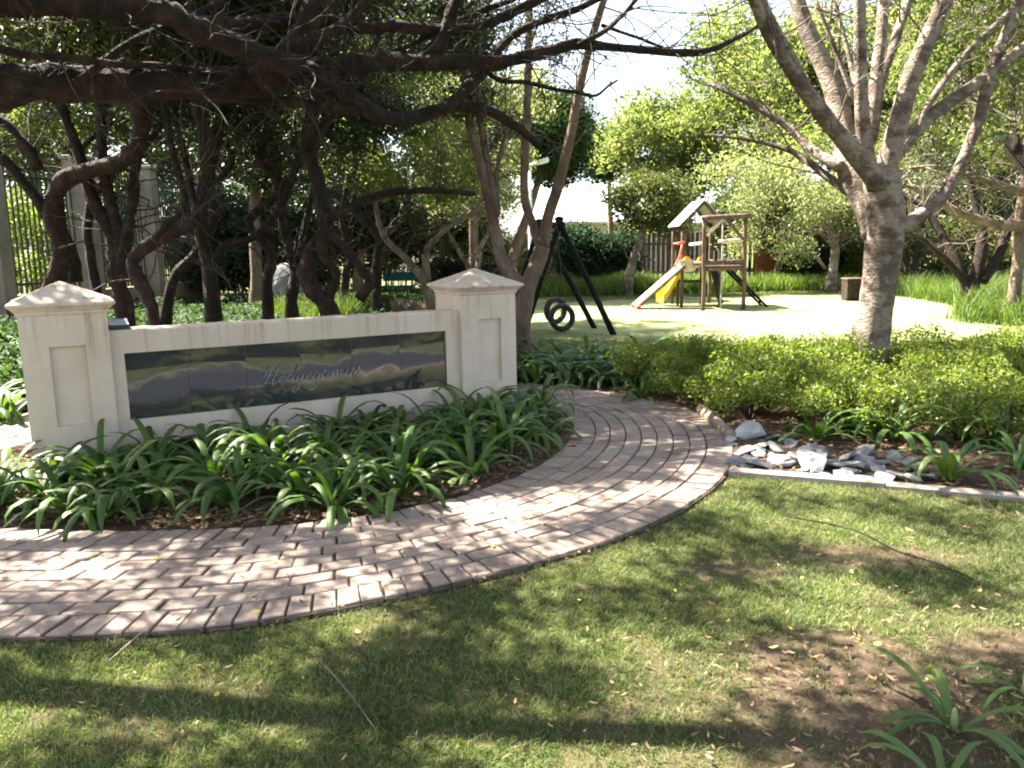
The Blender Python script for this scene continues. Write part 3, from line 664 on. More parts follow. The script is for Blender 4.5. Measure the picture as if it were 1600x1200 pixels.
def blades(name, x, y, h, wd, mat, seed, lean=.35, z0=0.0, base=None, S=1):
    r = rngf(seed); n = len(x); h = h*r.uniform(.55, 1.3, n); a = r.uniform(0, 6.28, n); l = lean*r.normal(size=(n, 2)); z = hgt(x, y)*0+z0
    sx = np.cos(a)*wd/2; sy = np.sin(a)*wd/2
    A = np.stack([x-sx, y-sy, z], 1); B = np.stack([x+sx, y+sy, z], 1)
    Mx = x+l[:, 0]*h*.35; My = y+l[:, 1]*h*.35
    C = np.stack([Mx+sx*.7, My+sy*.7, z+h*.6], 1); D = np.stack([Mx-sx*.7, My-sy*.7, z+h*.6], 1)
    E = np.stack([x+l[:, 0]*h, y+l[:, 1]*h, z+h*.95], 1); E2 = E+np.stack([sx*.1, sy*.1, 0*x], 1)
    V = np.stack([A, B, C, D, E2, E], 1).reshape(-1, 3); i = np.arange(n)[:, None]*6
    Q = np.concatenate([i+np.array([[0, 1, 2, 3]]), i+np.array([[3, 2, 4, 5]])], 0)
    return mesh_np(name, V, Q, mat)
# short lawn in the foreground
def lawn_ok(x, y):
    r, t = rth(x, y); rd = rngf(3).random(len(x))
    return (r > rout(t)-.012) & ~((x > 1.45) & (y > kerb_y(x)-.05)) & (y < 9) & (rd > bare_amt(x, y)*1.02-.01) & (np.abs(x) < .72*y+.4)
x, y = field(380000, -3.4, 4.4, 1.7, 5.6, lawn_ok, 70)
tag(blades('lawn_grass', x, y, .021, .0042, M['grass'], 71, .75, z0=hgt(x, y)), 'short patchy mown grass on the near lawn', 'grass', kind='stuff')
def far_ok(x, y):
    # mown short; thinned so the painted sunlight beneath shows

    s = far_wear_sun(x, y)[1]; rd = rngf(4).random(len(x)); return (y > bed_edge_y(x)+.1) & (rd > s*1.1) & (x > -1.2)
x, y = field(90000, -1.5, 13, 9.8, 27, far_ok, 72)
tag(blades('lawn_grass', x, y, .03, .012, M['grass'], 73, .6, z0=-.01), 'sunlit mown grass on the lawn around the playground', 'grass', kind='stuff')
# tall grass borders
def tall(name, poly, n, h, lab, seed, wd=.022):
    p = np.array(poly); r = rngf(seed); x = r.uniform(p[:, 0].min(), p[:, 0].max(), n); y = r.uniform(p[:, 1].min(), p[:, 1].max(), n); k = np.zeros(n, bool); j = len(p)-1
    for i in range(len(p)):
        c = ((p[i, 1] > y) != (p[j, 1] > y)) & (x < (p[j, 0]-p[i, 0])*(y-p[i, 1])/(p[j, 1]-p[i, 1]+1e-9)+p[i, 0]); k ^= c; j = i
    x = x[k]; y = y[k]; g = np.round(x/.35+r.normal(size=len(x))*.25)*.35; g2 = np.round(y/.35+r.normal(size=len(x))*.25)*.35
    hh = h*(.5+fbm(x, y, .8, seed))
    return tag(blades(name, x*.5+g*.5, y*.5+g2*.5, hh, wd, M['tall_grass'], seed+1, .4), lab, 'grass', kind='stuff')
tall('tall_grass', [(1.0,25.5),(6,26),(8,26.5),(8,30),(1.0,29.5)], 15000, .5, 'tall pale green grass border below the creeper hedge', 200, .03)
tall('tall_grass', [(8,26.5),(16,26.5),(17,30),(8,30)], 12000, .45, 'dark tall grass border below the picket fence', 210, .03)
tall('tall_grass', [(8.6,15.6),(10.6,19),(11.5,25.5),(19,26),(18,13.5),(10,13)], 30000, .5, 'tall green grass border under the trees at the right edge', 220, .025)
tall('tall_grass', [(-4.6,15.2),(-3.0,15.0),(-3.2,17.2),(-4.8,17.2)], 3000, .6, 'tuft of pale tall grass among the dark trunks', 230, .02)
# dusty pink shrub by the far path
sh = empty('pink_shrub', P(652,450,17.2)*[1,1,0], 'round dusty pink shrub beyond the sign wall, left of the right pier', 'shrub')
r = rngf(300); c0 = np.array([sh.location.x, 17.2, .35]); cc = c0+np.column_stack([r.uniform(-.48, .48, 26), r.uniform(-.4, .4, 26), r.uniform(-.2, .15, 26)])
leaves('foliage', clump_pts(r, cc, .2, 5500, .8, .6), .05, .028, M['flower'], sh, 301)
tubes('stems', [(np.array([[c0[0], 17.2, 0], q]), [.012, .004]) for q in cc], M['twig'], sh, 4, sub=1)

# fallen leaves, litter and sticks
def litter(name, n, x0, x1, y0, y1, mask, L, Wd, mat, seed, lab, z=.016):
    x, y = field(n, x0, x1, y0, y1, mask, seed)
    o = leaves(name, np.stack([x, y, z+rngf(seed+5).uniform(0, .022, len(x))], 1), L, Wd, M[mat], None, seed+1, flat=.85, fold=.2, oval=True); return tag(o, lab, 'leaves', kind='stuff')
litter('leaf_litter', 20000, -4.5, .7, 4.2, 8, lambda x, y: inside(x, y, .02) & (fbm(x, y, .5, 91) > .36), .055, .018, 'litter', 400, 'brown leaf litter among the plants before the sign wall', .03)
litter('leaf_litter', 11000, -.5, 7, 4.3, 9.8, lambda x, y: in_right_bed(x, y), .06, .018, 'litter', 410, 'brown leaf litter on the soil of the right-hand bed', .02)
def ll(x, y):
    rd = rngf(6).random(len(x)); r, t = rth(x, y); g = G(1430, 1120)
    return (r > rout(t)) & (y < kerb_y(x)) & (rd < .012+.16*bare_amt(x, y)+.55*np.exp(-(((x-g[0])/.7)**2+((y-g[1])/.45)**2)))
litter('leaf_litter', 26000, -3, 4, 1.8, 5.4, ll, .032, .009, 'litter', 420, 'narrow dry leaves lying on the near lawn and worn soil', .018)
r = rngf(430); ypx = [(1330,905),(1252,915),(1420,838),(1530,935),(1340,1012),(1208,1025),(1235,995),(1138,1142),(860,1150),(1250,860),(770,863),(905,950),(695,905),(610,885),(430,888),(402,968),(305,853),(245,882),(1010,800),(940,790),(720,700),(1370,1020),(1275,1040),(985,770),(560,1000),(340,1100),(1055,935)]
V = np.array([G(a, b) for a, b in ypx]); V[:, 2] = .04
tag(leaves('yellow_leaves', V, .034, .017, M['yellow_leaf'], None, 431, flat=.9, fold=.1, oval=True), 'scattered yellow fallen leaves on the lawn and brick path', 'leaves', kind='stuff')
def stick(px, rad, lab, seed, mat='twig', side=0):
    p = np.array([G(*q) for q in px]); p[:, 2] = .03+rngf(seed).uniform(0, .012, len(p)); L = [(p, np.linspace(rad, rad*.4, len(p)))]
    L += [(a, b) for a, b in grow(L, rngf(seed), side, .18, rad*.5, .5, 0)]
    for a, b in L[1:]: a[:, 2] = np.clip(a[:, 2], .02, .05)
    return tag(tubes('stick', L, M[mat], None, 6, .06, seed, 3), lab, 'stick')
stick([(1225,815),(1330,838),(1400,870),(1460,892),(1520,915)], .0055, 'long dark fallen twig lying across the pale worn patch', 1, 'bark_dark', 3)  # real twig whose dark line also stands in for a branch shadow
stick([(508,1052),(545,1095),(590,1160)], .0035, 'thin pale stick lying on the grass at the bottom of the photo', 2)
stick([(172,1045),(205,1015),(225,1000)], .005, 'short orange-brown stick on the grass below the path', 3, 'log')
def pl_(x, y):
    r, t = rth(x, y); a = rin(t); b = rout(t); rd = rngf(16).random(len(x)); e = np.minimum(r-a, b-r)
    return (r > a-.02) & (r < b+.02) & (rd < .05+.6*np.exp(-(e/.07)**2))
litter('leaf_litter', 3800, -3.2, 2, 3, 9.4, pl_, .036, .011, 'litter', 450, 'dry leaves caught along the edges of the brick path', .036)
# ------------------------------------------------------------------ rocks and log edging
r = rngf(500)
def rock(px, py, s, pale, lab=None, flat=.4):
    import bmesh
    s *= 1.45; flat = min(flat, .5)
    g = G(px, py); bm = bmesh.new(); n = 15; a = r.uniform(0, 6.28, n); q = r.uniform(.75, 1.1, n); z = r.uniform(-1, 1, n)
    for i in range(n): bm.verts.new((math.cos(a[i])*q[i]*s*1.15*(1-.25*abs(z[i])), math.sin(a[i])*q[i]*s*.8*(1-.25*abs(z[i])), z[i]*s*flat*.55))
    h = bmesh.ops.convex_hull(bm, input=bm.verts[:]); bmesh.ops.delete(bm, geom=[e for e in h['geom_interior'] if isinstance(e, bmesh.types.BMVert)], context='VERTS')
    bmesh.ops.bevel(bm, geom=bm.edges[:], offset=s*.05, segments=1, affect='EDGES', clamp_overlap=True)
    me = bpy.data.meshes.new('rock'); bm.to_mesh(me); bm.free(); me.materials.append(M['stone_pale' if pale else 'stone'])
    o = bpy.data.objects.new('rock', me); col.objects.link(o); o.location = (g[0], g[1], s*flat*.5+.015); o.rotation_euler = (r.normal()*.22-.15, r.normal()*.22, r.uniform(0, 6.28))
    tag(o, lab or 'grey slate rock in the drift beside the kerb, %s' % ('near the path' if px < 1230 else 'in the middle' if px < 1340 else 'towards the right end'), 'rock', None if lab else 'grey rocks beside the kerb'); return o
rock(1170,688,.125,1,'rounded white-grey rock at the path end of the rock drift',.7)
rock(1272,735,.12,1,'largest pale wedge-shaped rock in the middle of the rock drift',.6)
rock(1427,756,.06,1,'small white pointed rock at the right end of the rock drift',.8)
rock(1218,730,.085,1,'pale grey rock left of the largest wedge-shaped one',.6)
rock(1140,692,.055,1,'small pale rock touching the edge of the brick path',.8)
_more = [(1150+14*i+5*((i*7)%5-2), 700+8*((i*3)%5)+int(i*.9), .05+.012*((i*5)%4), 0) for i in range(20)]
for a, b, s, q in _more+[(1190,702,.07,0),(1205,690,.06,0),(1160,712,.075,0),(1150,728,.07,0),(1192,728,.07,0),(1185,716,.06,0),(1215,708,.07,0),(1235,700,.06,0),(1240,718,.065,0),(1250,728,.06,0),(1300,728,.06,0),(1322,722,.085,0),(1335,735,.085,1),(1322,750,.07,1),(1348,752,.06,1),(1368,738,.07,0),(1382,752,.065,1),(1378,728,.05,0),(1403,722,.06,0),(1418,735,.07,0),(1440,738,.08,0),(1450,750,.06,0),(1290,750,.05,0),(1225,745,.05,0),(1168,735,.05,0),(1360,725,.05,0),(1222,690,.05,0),(1256,708,.05,0)]:
    rock(a, b, s*.92, q)
mb = MB(); a = G(1095,648); b = G(1142,690); mb.tube([a+[0,0,.05], (a+b)/2+[0,0,.052], b+[0,0,.045]], [.055,.052,.05], 12, .05, rngf(7), 3)
tag(mb.build('edging_log', M['log'], None, True), 'short weathered log edging the path beside the rocks', 'log')

# ------------------------------------------------------------------ trees
def px_line(pts, Y, rpx):
    """limb traced as (px, py) with depth(s) Y and half-width in photo pixels -> real positions and radii"""
    n = len(pts); Ys = np.linspace(Y[0], Y[1], n) if isinstance(Y, (tuple, list)) and len(Y) == 2 else (np.array(Y) if hasattr(Y, '__len__') else np.full(n, Y))
    rp = np.linspace(rpx[0], rpx[1], n) if hasattr(rpx, '__len__') and len(rpx) == 2 and n != 2 else np.array(rpx, float)*np.ones(n)
    return (np.array([P(a, b, c) for (a, b), c in zip(pts, Ys)]), rp/F_PX*Ys)
def ground_it(line, flare=1.35):
    """carries a trunk line down to the soil"""
    p, r = line; b = p[0].copy(); 
    if b[2] > .02:
        d = p[0]-p[1]; d = d/abs(d[2]+1e-9)*.35; q = np.array([b[0]+d[0]*b[2]*.8, b[1], -.05])
        p = np.vstack([q, p]); r = np.concatenate([[r[0]*flare], r])
    return p, r
def tree(name, label, lines, bark, tw=0, twl=.8, leafn=0, leafm='leaf_olive', lsz=(.06, .025), crown=None, crad=.4, seed=0, base=None, group=None, wob=.06, tw2=2.0, sides=9, cat='tree', up=.1, twr=.012, ctw=True, lowcut=None, twm='twig'):
    r = rngf(seed); b = base if base is not None else lines[0][0][0]
    t = empty(name, (b[0], b[1], 0), label, cat, group)
    tubes('trunk', lines, M[bark], t, sides, wob, seed, 4)
    L1 = grow(lines[1:] if len(lines) > 2 else lines, r, tw, twl, twr, up=up) if tw else []
    L2 = grow(L1, r, int(tw*tw2), twl*.5, twr*.5, up=up) if tw else []
    if crown is not None and ctw:
        allp = np.vstack([l[0] for l in lines]+[l[0] for l in L1]) if L1 else np.vstack([l[0] for l in lines])
        for c in crown:
            d = np.linalg.norm(allp-c, axis=1); q = allp[np.argmin(d)]; m_ = (q+c)/2+r.normal(size=3)*.12*min(1, d.min())
            l = (np.array([q, m_, c]), [max(twr, .006*d.min()+.006), twr*.8, twr*.3]); L1.append(l)
        L2 += grow([L1[-1-i] for i in range(len(crown))], r, len(crown)*3, .45*crad/.4, twr*.4)
    if L1 or L2:
        if lowcut is not None: L1 = [l for l in L1 if l[0][:, 2].min() > lowcut]; L2 = [l for l in L2 if l[0][:, 2].min() > lowcut]
        tubes('twigs', L1+L2, M[twm], t, 4, 0, seed+1, 2)
    if leafn:
        src = np.array(crown) if crown is not None else np.vstack([l[0][2:] for l in L2]); c = clump_pts(r, src, crad, leafn)
        leaves('crown', c, lsz[0], lsz[1], M[leafm], t, seed+2, droop=.25)
    return t
def ell(r, n, c, rad, shell=.55):
    v = r.normal(size=(n, 3)); v /= np.linalg.norm(v, axis=1)[:, None]; v *= (r.uniform(shell**2, 1, n)**.5)[:, None]; return np.array(c)+v*np.array(rad)

# right-hand tree
Y0 = 8.5
trunk = (np.array([P(1351,585,Y0)*[1,1,0]+[0,0,-.05], P(1352,566,Y0), P(1364,505,Y0), P(1372,460,Y0), P(1380,400,Y0), P(1384,345,Y0), P(1378,290,Y0), P(1372,255,Y0)]), np.array([33,30,27,26,26.5,29,27,20])/F_PX*Y0)
L = [trunk,
  px_line([(1375,370),(1352,310),(1325,255),(1318,210),(1300,130),(1262,50),(1235,-30)], (8.55,9.6), (24,10)),
  px_line([(1375,290),(1335,240),(1290,185),(1240,115),(1200,50),(1170,-20)], (8.4,7.6), (15,8)),
  px_line([(1266,150),(1238,90),(1205,30),(1180,-30)], (8.0,7.6), (7,5)),
  px_line([(1370,300),(1352,230),(1346,150),(1344,60),(1343,-30)], (8.45,8.2), (12.5,7.5)),
  px_line([(1358,225),(1368,130),(1376,60),(1384,-30)], (8.6,9.0), (10,8)),
  px_line([(1362,215),(1375,130),(1400,60),(1425,-20)], (8.8,9.6), (9,6)),
  px_line([(1380,290),(1398,215),(1425,120),(1460,40),(1490,-30)], (8.45,8.2), (16,11.5)),
  px_line([(1392,250),(1450,185),(1520,135),(1570,95),(1640,45)], (8.5,8.8), (12,6)),
  px_line([(1432,205),(1450,165),(1500,95),(1560,35),(1620,-20)], (8.5,8.7), (6,4)),
  px_line([(1400,360),(1425,345),(1462,318),(1490,280),(1525,200),(1550,110),(1580,30),(1600,-30)], (8.5,8.7), (11,6.5)),
  px_line([(1316,262),(1285,245),(1262,228),(1220,190),(1150,150),(1110,130)], (8.8,9.8), (9,3)),
  px_line([(1325,300),(1285,270),(1245,240),(1180,220),(1105,210)], (8.9,9.9), (7,2)),
  px_line([(1335,160),(1310,90),(1270,-10)], (8.5,8.7), (4,3)),
  px_line([(1340,150),(1325,80),(1300,-10)], (8.6,8.9), (4,3))]
r = rngf(610)
cr = np.vstack([ell(r, 50, (5.0, 9.1, 6.3), (2.7, 2.6, 1.3), .3), ell(r, 14, (5.6, 9.6, 4.4), (1.3, 1.4, .6), .2), np.array([P(a, b, c) for a, b, c in [(1130,60,10),(1160,110,10.4),(1210,160,10.2),(1120,170,10.5),(1560,60,9.6),(1590,130,9.8),(1480,110,10.2),(1250,210,10.6),(1540,190,10.2),(1420,30,10.2),(1300,40,10.4)]])])
tree('shade_tree', 'pale-barked tree forking into many limbs, standing among the lime shrubs on the right', L, 'bark_pale', 60, 1.0, 36000, 'leaf_bright', (.075, .032), cr, .5, 611, wob=.035, sides=16, twr=.012, lowcut=2.0)

# tree behind the right pier
Ym = 10.6
L = [ground_it(px_line([(817,545),(816,500),(824,450),(838,415),(848,385)], Ym, (15,12))),
  px_line([(822,450),(800,432),(783,405),(775,365),(766,325),(750,255),(735,190),(722,100),(705,20),(700,-30)], (10.6,10.9), (11,5)),
  px_line([(848,385),(855,345),(872,290),(892,210),(905,140),(925,60),(950,-20)], (10.6,10.2), (10,5)),
  px_line([(845,385),(832,350),(820,310),(820,250),(824,150),(826,60),(828,-30)], (10.6,11), (8,5)),
  px_line([(775,340),(765,270),(752,200),(742,120),(760,20),(765,-20)], (10.7,11.2), (6,4)),
  px_line([(778,330),(777,270),(785,225),(792,208)], 10.8, (4,2.5))]
r = rngf(620); cr = np.vstack([ell(r, 22, (-.4, 10.5, 5.6), (2.0, 2.2, 1.3), .3), [P(a, b, c) for a, b, c in [(870,90,11),(840,40,11),(760,110,11.3),(700,60,11.4),(850,150,11.5),(790,30,11.3)]]])
tree('multi_stem_tree', 'slender brown multi-stemmed tree rising behind the right pier', L, 'bark_brown', 60, .9, 13000, 'leaf_olive', (.06, .022), cr, .42, 621, wob=.04)

# overhanging tree whose limbs cross the top of the photograph
OL = [ (np.array([(-7.6,5.7,-.05),(-7.5,5.7,.7),(-7.4,5.7,1.6),(-7.0,5.7,2.3)]), np.array([.24,.19,.17,.15])),
  (np.vstack([[(-7.2,5.7,1.9)], px_line([(-330,170),(-120,158),(0,135),(110,132),(220,138),(330,132),(420,125),(500,108),(600,97),(700,98),(780,97),(860,78),(900,70),(1000,78),(1090,82),(1150,60),(1210,25)], (5.7, 9.0), (10,5))[0]]), np.concatenate([[.13], np.array([34,31,29,27,25,22,19,16,13,11,9,8,7,6,5,3.5,1])/F_PX*np.linspace(5.7,9.0,17)])),
  (np.vstack([[(-7.1,5.7,2.2)], px_line([(-330,90),(-100,25),(0,5),(150,12),(250,18),(320,52),(400,82),(470,108)], (6.0, 6.5), (24,16))[0]]), np.concatenate([[.12], np.linspace(24, 14, 8)/F_PX*np.linspace(6.0,6.5,8)])),
  px_line([(300,30),(350,42),(430,32),(500,32),(560,42),(640,42),(720,48),(790,24),(860,-10)], (6.4, 8.1), (12,6)),
  px_line([(400,128),(435,100),(465,60),(490,20),(515,-30)], (6.7, 6.7), (20,16)),
  px_line([(450,105),(500,62),(545,30),(590,-20)], (6.7, 7.3), (10,7)),
  px_line([(490,112),(530,135),(565,162),(610,186),(660,180),(720,165),(760,172),(810,200),(838,225)], (6.9, 8.3), (13,6)),
  px_line([(400,158),(440,158),(500,165),(560,172)], (7.1, 7.2), (9,8)),
  px_line([(330,145),(370,152),(400,158)], (6.6, 7.1), (8,9)),
  px_line([(690,172),(735,135),(762,105),(790,65),(840,35),(900,15),(960,-15)], (7.5, 8.7), (8,4)),
  px_line([(660,96),(690,60),(705,20),(720,-30)], (7.5, 7.7), (11,8)),
  px_line([(-60,60),(40,85),(120,92),(200,102),(260,104),(380,120)], (5.7, 6.7), (7,4)),
  px_line([(120,130),(190,75),(250,45),(330,10),(380,-20)], (6.1, 7.1), (6,4)),
  px_line([(560,100),(640,70),(720,30),(800,0),(850,-20)], (7.3, 8.3), (5,3)),
  px_line([(905,70),(950,45),(985,10),(1010,-20)], (8.0, 8.7), (4,2.5)),
  px_line([(830,130),(870,140),(905,145),(930,150),(950,135),(965,125)], (8.3, 8.7), (3.5,1.5)),
  px_line([(740,96),(780,125),(820,128),(850,135)], (7.9, 8.5), (4,3)),
  px_line([(940,40),(1000,60),(1040,75),(1060,65)], (8.5, 8.9), (3,1.5)),
  (np.array([(-7.0,5.7,2.3),(-5,4.4,3.3),(-3.6,4.2,4.1),(-2,4.2,4.6),(-.4,4.3,4.9)]), [.12,.10,.08,.05,.03]),
  (np.array([(-7.0,5.7,2.3),(-5,5.6,3.6),(-3.8,6.6,4.3),(-2.3,7.3,4.9)]), [.12,.09,.06,.04]),
  (np.array([(-7.0,5.7,2.3),(-5.9,4.4,3.5),(-5.2,3.0,4.0),(-3.9,2.8,4.5),(-3.0,1.7,4.9),(-1.6,2.1,5.2)]), [.12,.07,.05,.035,.025,.012])]
r = rngf(630)
cr = np.column_stack([r.uniform(-6.8, 2.0, 1000), r.uniform(1.0, 8.8, 1000), r.uniform(4.0, 5.6, 1000)])
gap = ((cr[:, 0] < -2.6) & (cr[:, 1] > 4.9) & (cr[:, 1] < 6.9)) | ((cr[:, 0] > -3.3) & (cr[:, 0] < -1.0) & (cr[:, 1] > 6.3))
k = ((r.random(len(cr)) < .58) | ~gap) & (fbm(cr[:, 0], cr[:, 1], 1.05, 77) > .475+.13*np.exp(-((cr[:, 1]-6.0)/1.2)**2)) & (cr[:, 2] > 1.6+np.maximum(cr[:, 1], 2)*.235+.5); cr = np.vstack([cr[k], ell(r, 26, (-1.9, 3.9, 5.0), (1.1, .9, .35), .1)])  # gaps and an added unseen clump patch steer sun and shade below
ot = tree('overhanging_tree', 'dark gnarled tree whose long horizontal limbs cross the top left of the photo', OL, 'bark_dark', 300, .95, 105000, 'leaf_olive', (.078, .036), cr, .33, 631, wob=.15, tw2=2.4, sides=12, up=.12, twr=.008, twm='twig_dark')

# gnarled trees in the left-hand bed
def gnarl(lines, lab, seed, top, Y, leafm='leaf_dark', n=9000, rad=(1.7,1.5,1.0), nc=20, tw=28, bark='bark_dark', lsz=(.07,.032)):
    r = rngf(seed); L = [ground_it(lines[0])]+lines[1:]
    rad = np.array(rad)*1.25; cr = np.vstack([ell(r, int(nc*1.7), top, rad, .25), ell(r, nc, np.array(top)+[0,0,1.4], rad*[1.3,1.3,.8], .1)])  # upper crown layer added out of view to shade the bed below
    return tree('gnarled_tree', lab, L, bark, tw, .9, int(n*2.0), leafm, (lsz[0]*1.2, lsz[1]*1.25), cr, .45, seed+1, wob=.12, sides=10, group='gnarled trees in the left-hand bed', lowcut=.9, twm='twig_dark')
gnarl([px_line([(78,470),(90,430),(97,385),(84,330),(92,290),(130,268),(175,258),(208,235),(222,200),(212,150),(214,60),(205,-20)], (9.6,8.6), (15,9)), px_line([(118,440),(108,385),(70,330),(25,270),(-30,215)], 9.8, (10,8)), px_line([(60,265),(40,225),(5,190),(-30,170)], 9.6, (9,6))], 'leftmost gnarled tree, its trunk bending sharply to the right above the left pier', 640, P(120,-60,9.2), 9, 'leaf_olive', 9000, (1.8,1.5,.9))
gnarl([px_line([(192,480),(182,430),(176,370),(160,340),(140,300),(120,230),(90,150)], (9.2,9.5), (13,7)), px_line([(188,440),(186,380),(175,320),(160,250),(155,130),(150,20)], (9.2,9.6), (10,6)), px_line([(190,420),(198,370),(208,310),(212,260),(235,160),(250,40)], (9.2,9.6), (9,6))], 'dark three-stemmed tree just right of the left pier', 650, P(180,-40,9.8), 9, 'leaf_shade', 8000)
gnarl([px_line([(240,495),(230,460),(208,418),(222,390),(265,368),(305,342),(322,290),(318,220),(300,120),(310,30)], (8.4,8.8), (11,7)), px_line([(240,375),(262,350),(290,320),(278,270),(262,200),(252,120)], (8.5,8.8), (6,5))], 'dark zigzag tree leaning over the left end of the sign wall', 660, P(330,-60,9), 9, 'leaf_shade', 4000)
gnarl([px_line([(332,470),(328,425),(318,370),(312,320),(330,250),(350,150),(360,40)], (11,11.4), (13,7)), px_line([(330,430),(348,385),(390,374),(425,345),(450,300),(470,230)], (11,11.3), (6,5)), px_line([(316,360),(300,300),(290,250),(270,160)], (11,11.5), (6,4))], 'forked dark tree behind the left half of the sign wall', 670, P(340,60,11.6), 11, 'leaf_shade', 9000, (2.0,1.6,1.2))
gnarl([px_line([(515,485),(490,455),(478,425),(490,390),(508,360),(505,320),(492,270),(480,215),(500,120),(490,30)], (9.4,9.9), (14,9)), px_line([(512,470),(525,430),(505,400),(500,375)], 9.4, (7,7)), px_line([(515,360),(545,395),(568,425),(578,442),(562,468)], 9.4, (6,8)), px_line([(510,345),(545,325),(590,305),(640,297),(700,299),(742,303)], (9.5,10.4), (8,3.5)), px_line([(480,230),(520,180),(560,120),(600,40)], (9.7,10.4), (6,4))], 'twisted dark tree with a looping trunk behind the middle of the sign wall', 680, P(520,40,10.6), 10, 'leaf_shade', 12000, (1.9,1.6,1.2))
gnarl([px_line([(662,438),(648,420),(625,395),(602,372),(590,340),(580,280)], (15,15.5), (7,3)), px_line([(668,438),(665,400),(672,382),(695,360),(735,335),(760,325)], (15,15.4), (6,3))], 'small V-shaped reddish tree beyond the right half of the sign wall', 690, P(640,250,15.4), 15, 'leaf_bright', 7000, (1.5,1.2,.9), 16, 16, 'bark_brown')
gnarl([px_line([(736,430),(722,400),(705,372),(690,350),(650,320)], (16.5,17), (4,2.5)), px_line([(745,430),(750,390),(765,360),(780,330)], (16.5,17), (4,2.5))], 'thin pale tree just left of the right pier cap', 700, P(740,270,17.2), 17, 'leaf_grey', 7000, (1.4,1.2,.9), 16, 14, 'bark_pale')
gnarl([px_line([(455,470),(462,430),(452,390),(440,340),(430,250),(420,120)], (13,13.4), (9,6)), px_line([(475,440),(470,400),(480,340),(500,260)], (13,13.6), (7,4))], 'straight brown tree between the twisted and the forked trees', 710, P(440,130,13.8), 13, 'leaf_shade', 10000, (2.0,1.6,1.4), 24)
gnarl([px_line([(540,430),(548,400),(535,350),(540,300),(560,220),(565,120)], (17,17.4), (6,4)), px_line([(610,430),(600,390),(612,350),(640,330),(680,300)], (17,17.6), (3,2.5))], 'slim tree in the dark background behind the looping trunk', 720, P(560,210,18), 17, 'leaf_shade', 11000, (2.4,1.8,1.6), 26)
for k, (px, Yk, lab) in enumerate([(268,12.5,'thin dark trunk between the zigzag and the forked trees'),(418,12,'thin dark leaning trunk just left of the straight brown tree'),(588,16,'slender dark trunk before the teal bench'),(150,12,'speckled grey trunk behind the left pier cap')]):
    r = rngf(2000+k); x = px; pts = []; 
    for j, yy in enumerate(np.linspace(470-60*(Yk-9)/8, 40, 9)): pts.append((x, yy)); x += r.normal()*30
    b2 = [(pts[3][0], pts[3][1]), (pts[3][0]+r.choice([-1, 1])*35, pts[3][1]-50), (pts[3][0]+r.choice([-1, 1])*50, pts[3][1]-130)]
    gnarl([px_line(pts, (Yk, Yk+.6), (8, 5)), px_line(b2, (Yk, Yk+.3), (5, 3))], lab, 2010+7*k, P(px, 60, Yk+.4), Yk, 'leaf_shade', 6000, (1.6,1.4,1.2), 14, 22)
# trees at the right edge
def rtree(lines, lab, seed, top, rad, n=11000, leafm='leaf_olive', nc=26, bark='bark_dark', lsz=(.09,.04), crad=.6):
    r = rngf(seed); L = [ground_it(lines[0], 1.2)]+lines[1:]; cr = ell(r, nc, top, rad, .3)
    return tree('spreading_tree', lab, L, bark, 30, 1.3, n, leafm, lsz, cr, crad, seed+1, wob=.06, sides=9, twr=.018, lowcut=1.2)
rtree([px_line([(1512,455),(1495,410),(1478,380),(1462,350),(1440,325),(1400,300),(1370,290)], (17.5,18.5), (9,3)), px_line([(1520,450),(1530,410),(1535,360),(1520,300),(1500,220)], (17.5,18), (10,5)), px_line([(1510,440),(1470,398),(1440,372),(1410,358)], (17.5,18), (7,3)), px_line([(1535,440),(1560,400),(1580,350),(1620,300)], (17.5,18), (8,6))], 'dark spreading tree with low forks in the grass beyond the right-hand tree', 740, P(1480,170,18.5), (3.2,2.2,1.9), 13000, 'leaf_bright')
rtree([px_line([(1585,460),(1592,400),(1590,370),(1600,300),(1610,200)], (16,16.3), (10,7)), px_line([(1600,352),(1560,352),(1500,332),(1450,305),(1415,290)], (16,16.6), (9,3)), px_line([(1600,300),(1550,285),(1480,262),(1420,262)], (16,16.6), (7,2))], 'reddish trunk at the right frame edge with a long branch reaching left', 750, P(1600,90,16), (2.8,2.4,2.0), 12000, 'leaf_olive', bark='bark_brown')
rtree([px_line([(1760,470),(1740,400),(1640,300),(1590,240),(1545,180),(1515,140),(1505,60)], (12.5,14), (18,6)), px_line([(1590,240),(1580,160),(1590,60)], (13,13.6), (7,4))], 'dark leaning trunk entering at the right frame edge above the long branch', 755, P(1600,-20,13.5), (1.6,1.4,1.0), 6000, 'leaf_olive')
rtree([px_line([(1300,430),(1305,395),(1298,360),(1290,320)], (26,26), (8,4)), px_line([(1290,420),(1270,395),(1250,380),(1225,372)], (26,26), (3,2))], 'pale weeping tree left of the right-hand trunk, before the picket fence', 760, P(1265,300,26.5), (3.8,2.0,2.4), 15000, 'leaf_grey', 34, 'bark_pale', (.12,.05), .8)
rtree([px_line([(1425,430),(1430,395),(1445,372),(1440,340)], (25,25), (5,3)), px_line([(1418,430),(1412,395),(1400,370)], (25,25), (4,2))], 'small dark forked tree seen just right of the right-hand trunk', 770, P(1440,300,25.5), (2.6,1.8,2.0), 10000, 'leaf_olive', 26, lsz=(.11,.05), crad=.7)
